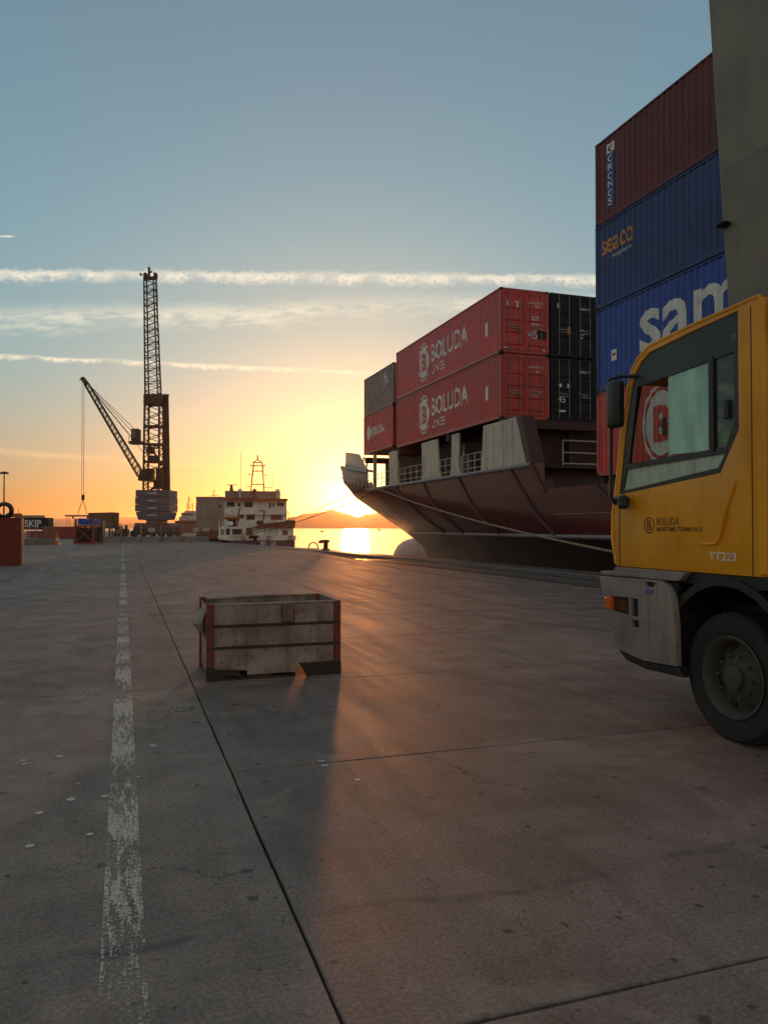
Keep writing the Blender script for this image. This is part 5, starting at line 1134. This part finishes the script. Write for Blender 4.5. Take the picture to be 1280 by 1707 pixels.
for (a, b, c, d) in ((246, 745, 256, 756), (250, 760, 262, 772), (244, 782, 256, 800), (262, 780, 270, 800), (258, 802, 270, 815)): MB().box(kx(a), -0.8, kz(d), kx(c), 0.8, kz(b)).build('winch', M_cr, cr, bevel=0.05)
MB().beam((kx(248), 0, kz(741)), (kx(270), 0, kz(775)), 0.3).build('strut', M_cr, cr); MB().beam((kx(270), 0, kz(800)), (kx(250), 0, kz(818)), 0.3).build('strut', M_cr, cr)
MB().box(kx(242.5), -1.4, kz(675), kx(271), 1.4, kz(659)).build('tower_head', M_cr, cr, bevel=0.05)
for a in (244, 249, 255, 262, 268): MB().box(kx(a)-0.15, -0.3, kz(659), kx(a)+0.15, 0.3, kz(656)).build('sheave', M_cr, cr)
MB().tube([(kx(277), 0.6, kz(818)), (kx(274.5), 0.6, kz(658))], [0.52, 0.40], 14).build('exhaust_column', M_cr, cr, smooth=True); MB().lathe([(0.40, kz(659)), (0.52, kz(658)), (0.52, kz(656)), (0.3, kz(655.5))], 14, 'z', (kx(274.3), 0.6, 0)).build('column_cap', M_cr, cr)
mb = MB(); lattice(mb, (kx(254.5), 0, kz(659)), (kx(248), 0, kz(462)), 21*K, 15.5*K, 0.19, 0.075, 18, up=(0, 1, 0)); mb.build('upper_mast', M_cr, cr)
MB().box(kx(238.5), -0.6, kz(463), kx(258), 0.6, kz(460)).build('mast_head', M_cr, cr)
for a in (238.5, 255): MB().box(kx(a), -0.5, kz(460.5), kx(a+5), 0.5, kz(453)).build('head_sheave', M_cr, cr, bevel=0.08)
MB().box(kx(245), -0.2, kz(460), kx(248), 0.2, kz(443)).build('head_post', M_cr, cr); MB().beam((kx(247), 0, kz(452)), (kx(252), 0, kz(450)), 0.2).build('lamp_arm', M_cr, cr); MB().beam((kx(231), 0, kz(455)), (kx(240), 0, kz(455.5)), 0.12).build('lamp_arm', M_cr, cr); MB().box(kx(231), -0.15, kz(457), kx(233.5), 0.15, kz(453)).build('beacon', M_cr, cr)
for a, b in ((237, 241), (259, 264)): MB().tube([(kx(a), 0.4, kz(461)), (kx(b), 0.4, kz(659))], 0.035, 5).build('stay_cable', M_cr, cr)
mb = MB(); lattice(mb, (kx(238), -0.9, kz(793)), (kx(146), -0.9, kz(640)), 10*K, 6*K, 0.15, 0.065, 22, up=(0, 1, 0)); mb.build('jib', M_cr, cr)
MB().prism([(kx(234), kz(802)), (kx(238), kz(784)), (kx(249), kz(787)), (kx(247), kz(801))], lambda u, v, w: (u, w, v), -1.5, 0.2).build('jib_foot', M_cr, cr, bevel=0.06)
MB().prism([(kx(137), kz(632)), (kx(142), kz(629)), (kx(149), kz(638)), (kx(146), kz(644)), (kx(142), kz(640))], lambda u, v, w: (u, w, v), -1.3, -0.5).build('jib_tip', M_cr, cr, bevel=0.06)
MB().beam((kx(135), -0.9, kz(634)), (kx(141), -0.9, kz(633)), 0.15).build('tip_arm', M_cr, cr)
for a, b, p, q in ((148, 640, 224, 722), (147, 639, 226, 716), (150, 644, 243, 757), (148, 641, 222, 729)): MB().tube([(kx(a), -0.8, kz(b)), (kx(p), -0.8, kz(q))], 0.045, 5).build('luffing_cable', M_cr, cr)
M_cabg = paint('cab_green_glass', (0.10, 0.13, 0.07), 0.2, dirt=0.1)
cb = MB().box(kx(225), -2.2, kz(737), kx(237), -0.6, kz(717)).build('operator_cab', M_cr, cr, bevel=0.08); MB().box(kx(226.5), -2.23, kz(733), kx(233), -2.205, kz(719.5)).build('cab_window', M_cabg, cb); MB().box(kx(222), -2.4, kz(742), kx(243), -0.4, kz(737.5)).build('cab_platform', M_cr, cr)
mb = MB()
for a in (222.5, 228, 234, 240): mb.tube([(kx(a), -2.38, kz(737)), (kx(a), -2.38, kz(731))], 0.04, 5)
mb.tube([(kx(222), -2.38, kz(731)), (kx(226), -2.38, kz(731))], 0.04, 5); mb.build('platform_rail', M_cr, cr)
for a, b in ((139.3, 140.5), (142.6, 143.4)): MB().tube([(kx(a), -0.9, kz(636)), (kx(b), -0.9, kz(826))], 0.04, 5).build('hoist_cable', M_cr, cr)
hk = MB().box(kx(140), -1.1, kz(834), kx(144.5), -0.7, kz(825)).build('hook_block', M_cr, cr, bevel=0.08)
# spreader bar hanging from the hook
x0, y0 = at(142, KD); sp = thing('spreader_bar', 'long pale lifting bar hanging from the crane hook', 'lifting bar', (x0+0.9*SN*-1, y0-0.9*CS, 0), RZ)
sx_ = lambda px: (px-142)*K
MB().box(sx_(113), -0.2, kz(861.5), sx_(170), 0.2, kz(858.5)).build('bar', paint('spreader_pale', (0.42, 0.33, 0.28), 0.5, dirt=0.3), sp, bevel=0.04)
for a in (133.5, 149.5): MB().tube([(sx_(142), 0, kz(833)), (sx_(a), 0, kz(858.5))], 0.05, 6).build('sling', M_cr, sp)
for a in (116, 120): MB().tube([(sx_(a), 0, kz(861.5)), (sx_(a), 0, kz(876))], 0.025, 5).build('tag_line', M_cr, sp)
for a in (126, 150): MB().box(sx_(a)-0.12, -0.1, kz(864.5), sx_(a)+0.12, 0.1, kz(861.5)).build('twistlock', M_cr, sp)

# ------------------------------------------------------------------ grey block, distant ships
x, y = at(327, 104); t = thing('grey_shed', 'plain tall grey box-like shed left of the small white ship', 'shed', (x, y, 0), RZ); M_shed = paint('shed_grey', (0.30, 0.24, 0.22), 0.7, dirt=0.25, scale=0.6)
w = 44*104/1290; MB().box(0, 0, zz(884, 104), w, 5, zz(829, 104)).build('wall', M_shed, t, bevel=0.03); MB().box(0.02, 0.02, 0, w-0.02, 4.9, zz(884, 104)).build('base', M_cb, t); MB().box(-0.05, -0.06, zz(829.5, 104), w+0.05, 5.05, zz(828, 104)).build('roof_edge', M_shed, t)
MB().lathe([(0.05, -0.05), (0.22, -0.05), (0.22, 0.0), (0.05, 0.0)], 16, 'y', (w-0.32, -0.01, zz(844, 104))).build('vent', M_cb, t); MB().box(0.8, -0.05, zz(886, 104), 1.8, 0, zz(880, 104)).build('sign_board', M_sign, t)
for k in range(1, 5): MB().box(w*k/5-0.02, -0.03, zz(884, 104), w*k/5+0.02, 0, zz(830, 104)).build('panel_rib', M_shed, t)
x, y = at(310, 210); t = thing('distant_ship', 'white ship with masts far behind, just right of the crane base', 'ship', (x, y, 0), RZ); u = 210/1290; M_fs = paint('far_ship_white', (0.50, 0.45, 0.42), 0.6, dirt=0.3)
MB().box(-18*u, 0, -2, 18*u, 12, zz(868, 210)).build('hull', M_cb, t); MB().box(-13*u, 1, zz(868, 210), 13*u, 9, zz(861, 210)).build('superstructure', M_fs, t, bevel=0.1); MB().box(-11*u, 2, zz(861, 210), 11*u, 8, zz(854, 210)).build('bridge', M_fs, t, bevel=0.1); MB().box(-9*u, 1.95, zz(858.5, 210), 9*u, 1.99, zz(856, 210)).build('bridge_windows', M_panel, t); MB().box(-7*u, 3, zz(854, 210), 7*u, 7, zz(851, 210)).build('upper_deck', M_fs, t)
for a, top in ((-4, 836), (-1, 826), (5, 838), (11, 842)): MB().tube([(a*u, 4, zz(853, 210)), (a*u, 4, zz(top, 210))], 0.11, 6).build('mast', M_dark, t)
for a, b, py in ((-4, 5, 841), (-6, 3, 845), (-4, 2, 832)): MB().tube([(a*u, 4, zz(py, 210)), (b*u, 4, zz(py, 210))], 0.07, 6).build('yard', M_dark, t)
x, y = at(357, 190); t = thing('far_mast', 'thin ship mast peeking above the grey shed', 'mast', (x, y, 0), RZ); MB().tube([(0, 0, 0), (0, 0, zz(817, 190))], 0.1, 6).build('pole', M_dark, t); MB().tube([(-0.9, 0, zz(826, 190)), (1.1, 0, zz(826, 190))], 0.07, 6).build('yard', M_dark, t)
for px, d, lab in ((537, 620, 'small dark boat on the water left of the sun glitter'), (580, 700, 'small dark boat at the left rim of the sun glitter'), (632, 900, 'low dark boat right of the sun glitter')):
    x, y = at(px, d); t = thing('boat', lab, 'boat', (x, y, -2.3), 0.5, 'small boats on the bay'); s_ = d/1000
    MB().prism([(-2.6*s_, 0.9*s_), (2.8*s_, 1.0*s_), (2.1*s_, -0.2), (-2.3*s_, -0.2)], lambda u, v, w: (u, w, v), -0.9*s_, 0.9*s_).build('hull', M_dark, t); MB().box(-1.4*s_, -0.6*s_, 0.9*s_, 0.4*s_, 0.6*s_, 2.0*s_).build('cabin', M_dark, t); MB().tube([(0.6*s_, 0, 0.9*s_), (0.6*s_, 0, 3.0*s_)], 0.06*s_).build('mast', M_dark, t)

# ------------------------------------------------------------------ small white ship, stern towards us
VD = 78.0; V = VD/1290; vx = lambda px: (px-430)*V; vz = lambda py: 1.55-(py-879)*V
x, y = at(430, VD); vs_ = thing('white_workboat', 'small white ship with purple stern and tall mast moored stern first', 'ship', (x, y, 0), RZ+R(9.25))
M_vw = paint('boat_white', (0.90, 0.82, 0.76), 0.45, dirt=0.28, rust=0.25, scale=0.8); M_vp = paint('boat_purple', (0.10, 0.055, 0.14), 0.5, dirt=0.3); M_vo = paint('boat_orange_trim', (0.38, 0.085, 0.030), 0.55, dirt=0.3, rust=0.3); M_vd = paint('boat_dark_opening', (0.06, 0.03, 0.025), 0.6); M_vr = paint('boat_brown', (0.20, 0.075, 0.045), 0.65, dirt=0.4, rust=0.4); M_vbr = paint('bulwark_tan', (0.34, 0.24, 0.20), 0.6, dirt=0.3)
def vb(px0, py0, px1, py1, y0, y1, name, m, parent=None, bevel=0.0): return MB().box(vx(px0), y0, vz(py1), vx(px1), y1, vz(py0)).build(name, m, parent or vs_, bevel=bevel)
hullp = [(386, 893), (491, 893), (492, 901), (490, 925), (470, 945), (400, 945), (385, 915)]
MB().prism([(vx(a), vz(b)) for a, b in [(384, 901.5), (492, 901.5), (491, 925), (475, 950), (400, 950), (385, 925)]], lambda u, v, w: (u, w, v), 0, 20).build('hull', M_vp, vs_, bevel=0.12, seg=2)
MB().prism([(vx(a), vz(b)) for a, b in [(364, 893), (493, 893), (493, 901.3), (384, 901.3), (366, 899)]], lambda u, v, w: (u, w, v), -0.08, 20).build('white_strake', M_vw, vs_, bevel=0.03)
text_on('lettering', 'MA', 0.62, M_white, lambda a, b: (vx(434.5)+a, -0.012, vz(909)+b), vs_, bold=0.012, width=9.5*V)
text_on('lettering', 'US', 0.62, M_white, lambda a, b: (vx(451)+a, -0.012, vz(909)+b), vs_, bold=0.012, width=9*V)
for px in (406, 448, 483):
    mb = MB(); mb.tube([(vx(px)+0.19*math.cos(R(a)), -0.12, vz(897)+0.19*math.sin(R(a))) for a in range(0, 361, 24)], 0.05, 6); mb.build('fairlead', M_vo, vs_, smooth=True)
vb(366, 878, 411, 893, 0.3, 6, 'stern_house', M_vw); 
for a, b, c, d in ((370, 882, 375, 892), (378, 881, 384, 892), (388, 882, 404, 891)): vb(a, b, c, d, 0.27, 0.298, 'opening', M_vd)
vb(411, 866, 491, 893, 3.0, 8, 'aft_house', M_vw)
vb(411, 880, 421, 892.5, 0.4, 2.9, 'hatch_block', M_vr)
vb(423, 880, 486, 892.5, 0.5, 0.55, 'stern_gate', M_vw); 
for px in (429, 441, 450, 462, 472): vb(px, 880.5, px+0.8, 892, 0.44, 0.498, 'gate_rib', M_vbr)
vb(471, 884, 480, 892, 0.40, 0.48, 'locker', M_vr)
MB().prism([(vx(a), vz(b)) for a, b in [(420, 880), (492, 880), (492, 867), (485, 868), (440, 873)]], lambda u, v, w: (u, w, v), 0.2, 1.8).build('working_deck', M_vr, vs_)
for i in range(6): vb(424+i*11, 868, 424.7+i*11, 880, 0.1, 0.18, 'deck_stanchion', M_vo)
vb(373, 855, 480, 880, 3.2, 11, 'lower_house', M_vw, bevel=0.04)
for a, b, c, d in ((379, 862, 393, 878), (411, 858, 425, 878), (452, 858, 472, 872), (401, 856, 405, 864)): vb(a, b, c, d, 3.15, 3.198, 'doorway', M_vd if a != 452 else M_vr)
vb(373, 831, 480, 855, 3.8, 11, 'middle_house', M_vw, bevel=0.04)
for i, (a, b, c, d) in enumerate(((377, 835, 390, 843), (395, 836.5, 400, 842.5), (407, 835, 421, 844), (449, 835.5, 453, 845), (455.5, 837, 458.5, 843), (463, 836, 475, 842))):
    o = vb(a, b, c, d, 3.74, 3.798, 'window', M_vr); vb(a+0.8, b+0.8, c-0.8, d-0.8, 3.72, 3.738, 'pane', M_vd, o)
vb(426, 832, 449, 868, 3.55, 3.79, 'funnel_casing', M_vw)
vb(371, 828, 425, 832, 3.0, 11.5, 'roof_overhang', M_vo); vb(427, 829, 450, 833, 3.0, 3.5, 'roof_overhang', M_vo); vb(450, 829, 482, 832, 3.0, 11.5, 'roof_overhang', M_vo)
vb(373, 815, 469, 828.4, 4.5, 10, 'wheelhouse_bulwark', M_vbr, bevel=0.03)
for a, b in ((374, 403), (449, 480)):
    mb = MB()
    for py in (847, 850.5, 854): mb.tube([(vx(a), 3.0, vz(py)), (vx(b), 3.0, vz(py))], 0.03, 5)
    n_ = 7
    for i in range(n_+1): mb.tube([(vx(a+(b-a)*i/n_), 3.0, vz(856)), (vx(a+(b-a)*i/n_), 3.0, vz(847))], 0.03, 5)
    mb.build('railing', M_vw, vs_)
vb(373, 855.5, 480, 857, 2.9, 3.19, 'deck_edge', M_vw)
for px in (399, 424, 464): mb = MB(); mb.tube([(vx(px), 4.2, vz(829)), (vx(px), 4.2, vz(818))], 0.10, 8); mb.lathe([(0.10, 0), (0.20, 0.08), (0.22, 0.2), (0.15, 0.36), (0.03, 0.42)], 12, 'z', (vx(px), 4.2, vz(818))); mb.build('dome_antenna', M_vw if px != 424 else M_vo, vs_, smooth=True)
for a, b, px, pt in ((375, 393, 384, 804), (456, 472, 463.5, 812)):
    MB().box(vx(a), 4.6, vz(pt+1), vx(b), 4.9, vz(pt)).build('radar_scanner', M_vd, vs_); MB().tube([(vx(px), 4.75, vz(816)), (vx(px), 4.75, vz(pt+0.5))], [0.22, 0.12], 8).build('radar_pedestal', M_vr, vs_)
mast = MB()
for a, b in ((417.5, 422.5), (441, 437.5)): mast.beam((vx(a), 5, vz(816)), (vx(b), 5, vz(765)), 0.13)
for py, a, b in ((764, 421, 438), (770, 417, 442), (779.5, 420, 439), (803, 419, 440.5)): mast.beam((vx(a), 5, vz(py)), (vx(b), 5, vz(py)), 0.10)
mast.beam((vx(421), 5, vz(764.5)), (vx(429.5), 5, vz(759)), 0.09); mast.beam((vx(438), 5, vz(764.5)), (vx(429.5), 5, vz(759)), 0.09); mast.beam((vx(429), 5, vz(760)), (vx(429), 5, vz(750)), 0.10); mast.box(vx(428), 4.9, vz(758), vx(430.5), 5.1, vz(753))
for a, b, py in ((409, 419, 807), (441, 456, 808), (413, 420, 786), (439, 445, 787), (417, 422, 770), (438, 442, 770)): mast.beam((vx(a), 5, vz(py)), (vx(b), 5, vz(py)), 0.07)
for a, b, c in ((413, 784, 787), (445, 784, 787), (417, 767, 771), (442, 767, 771), (428.5, 800, 804), (428.5, 777, 780)): mast.beam((vx(a), 5, vz(b)), (vx(a), 5, vz(c)), 0.07)
mast.build('mast', M_vr, vs_)
for px, pt, pb in ((400, 746, 812), (456, 784, 808), (477, 821, 830)): MB().tube([(vx(px), 5.2, vz(pb)), (vx(px+0.5), 5.2, vz(pt))], 0.02, 5).build('whip_antenna', M_vd, vs_)
dv = MB(); dv.tube([(vx(437), 1.5, vz(880)), (vx(441), 1.5, vz(852))], 0.09, 6); dv.beam((vx(432), 1.5, vz(851)), (vx(442), 1.5, vz(851)), 0.10); dv.build('deck_crane', M_vr, vs_)
dv = MB(); dv.beam((vx(395), 1.6, vz(880)), (vx(399), 1.6, vz(848)), 0.16); dv.beam((vx(399), 1.6, vz(848)), (vx(403), 1.6, vz(846)), 0.10); dv.beam((vx(396), 1.6, vz(868)), (vx(400), 1.6, vz(858)), 0.3); dv.build('deck_crane', M_vo, vs_)
vb(374, 861, 398, 866, 1.2, 2.4, 'rescue_boat', M_vo, bevel=0.12); vb(380, 869, 389, 876, 1.1, 1.6, 'engine_cover', M_vw, bevel=0.1); vb(427, 867, 438, 875, 0.9, 1.6, 'winch_drum', M_vr, bevel=0.15)
for px in (367, 373): MB().tube([(vx(px), 0.1, vz(893)), (vx(px), 0.1, vz(866))], 0.04, 6).build('flag_pole', M_vw, vs_)
MB().beam((vx(481), 2, vz(880)), (vx(482), 2, vz(852)), 0.12).build('side_post', M_vr, vs_)

# ------------------------------------------------------------------ the air: thin even haze over the whole harbour
HZ = MB().box(-14200, -420, -7.5, 14200, 14200, 175).build('haze', None); tag(HZ, kind='stuff')
m = bpy.data.materials.new('haze_air'); m.use_nodes = True; m.node_tree.nodes.clear()
pv = m.node_tree.nodes.new('ShaderNodeVolumePrincipled'); ov = m.node_tree.nodes.new('ShaderNodeOutputMaterial')
pv.inputs['Color'].default_value = (1.0, 0.82, 0.62, 1); pv.inputs['Density'].default_value = 1.1e-4; pv.inputs['Anisotropy'].default_value = 0.82
m.node_tree.links.new(pv.outputs[0], ov.inputs['Volume']); HZ.data.materials.append(m)
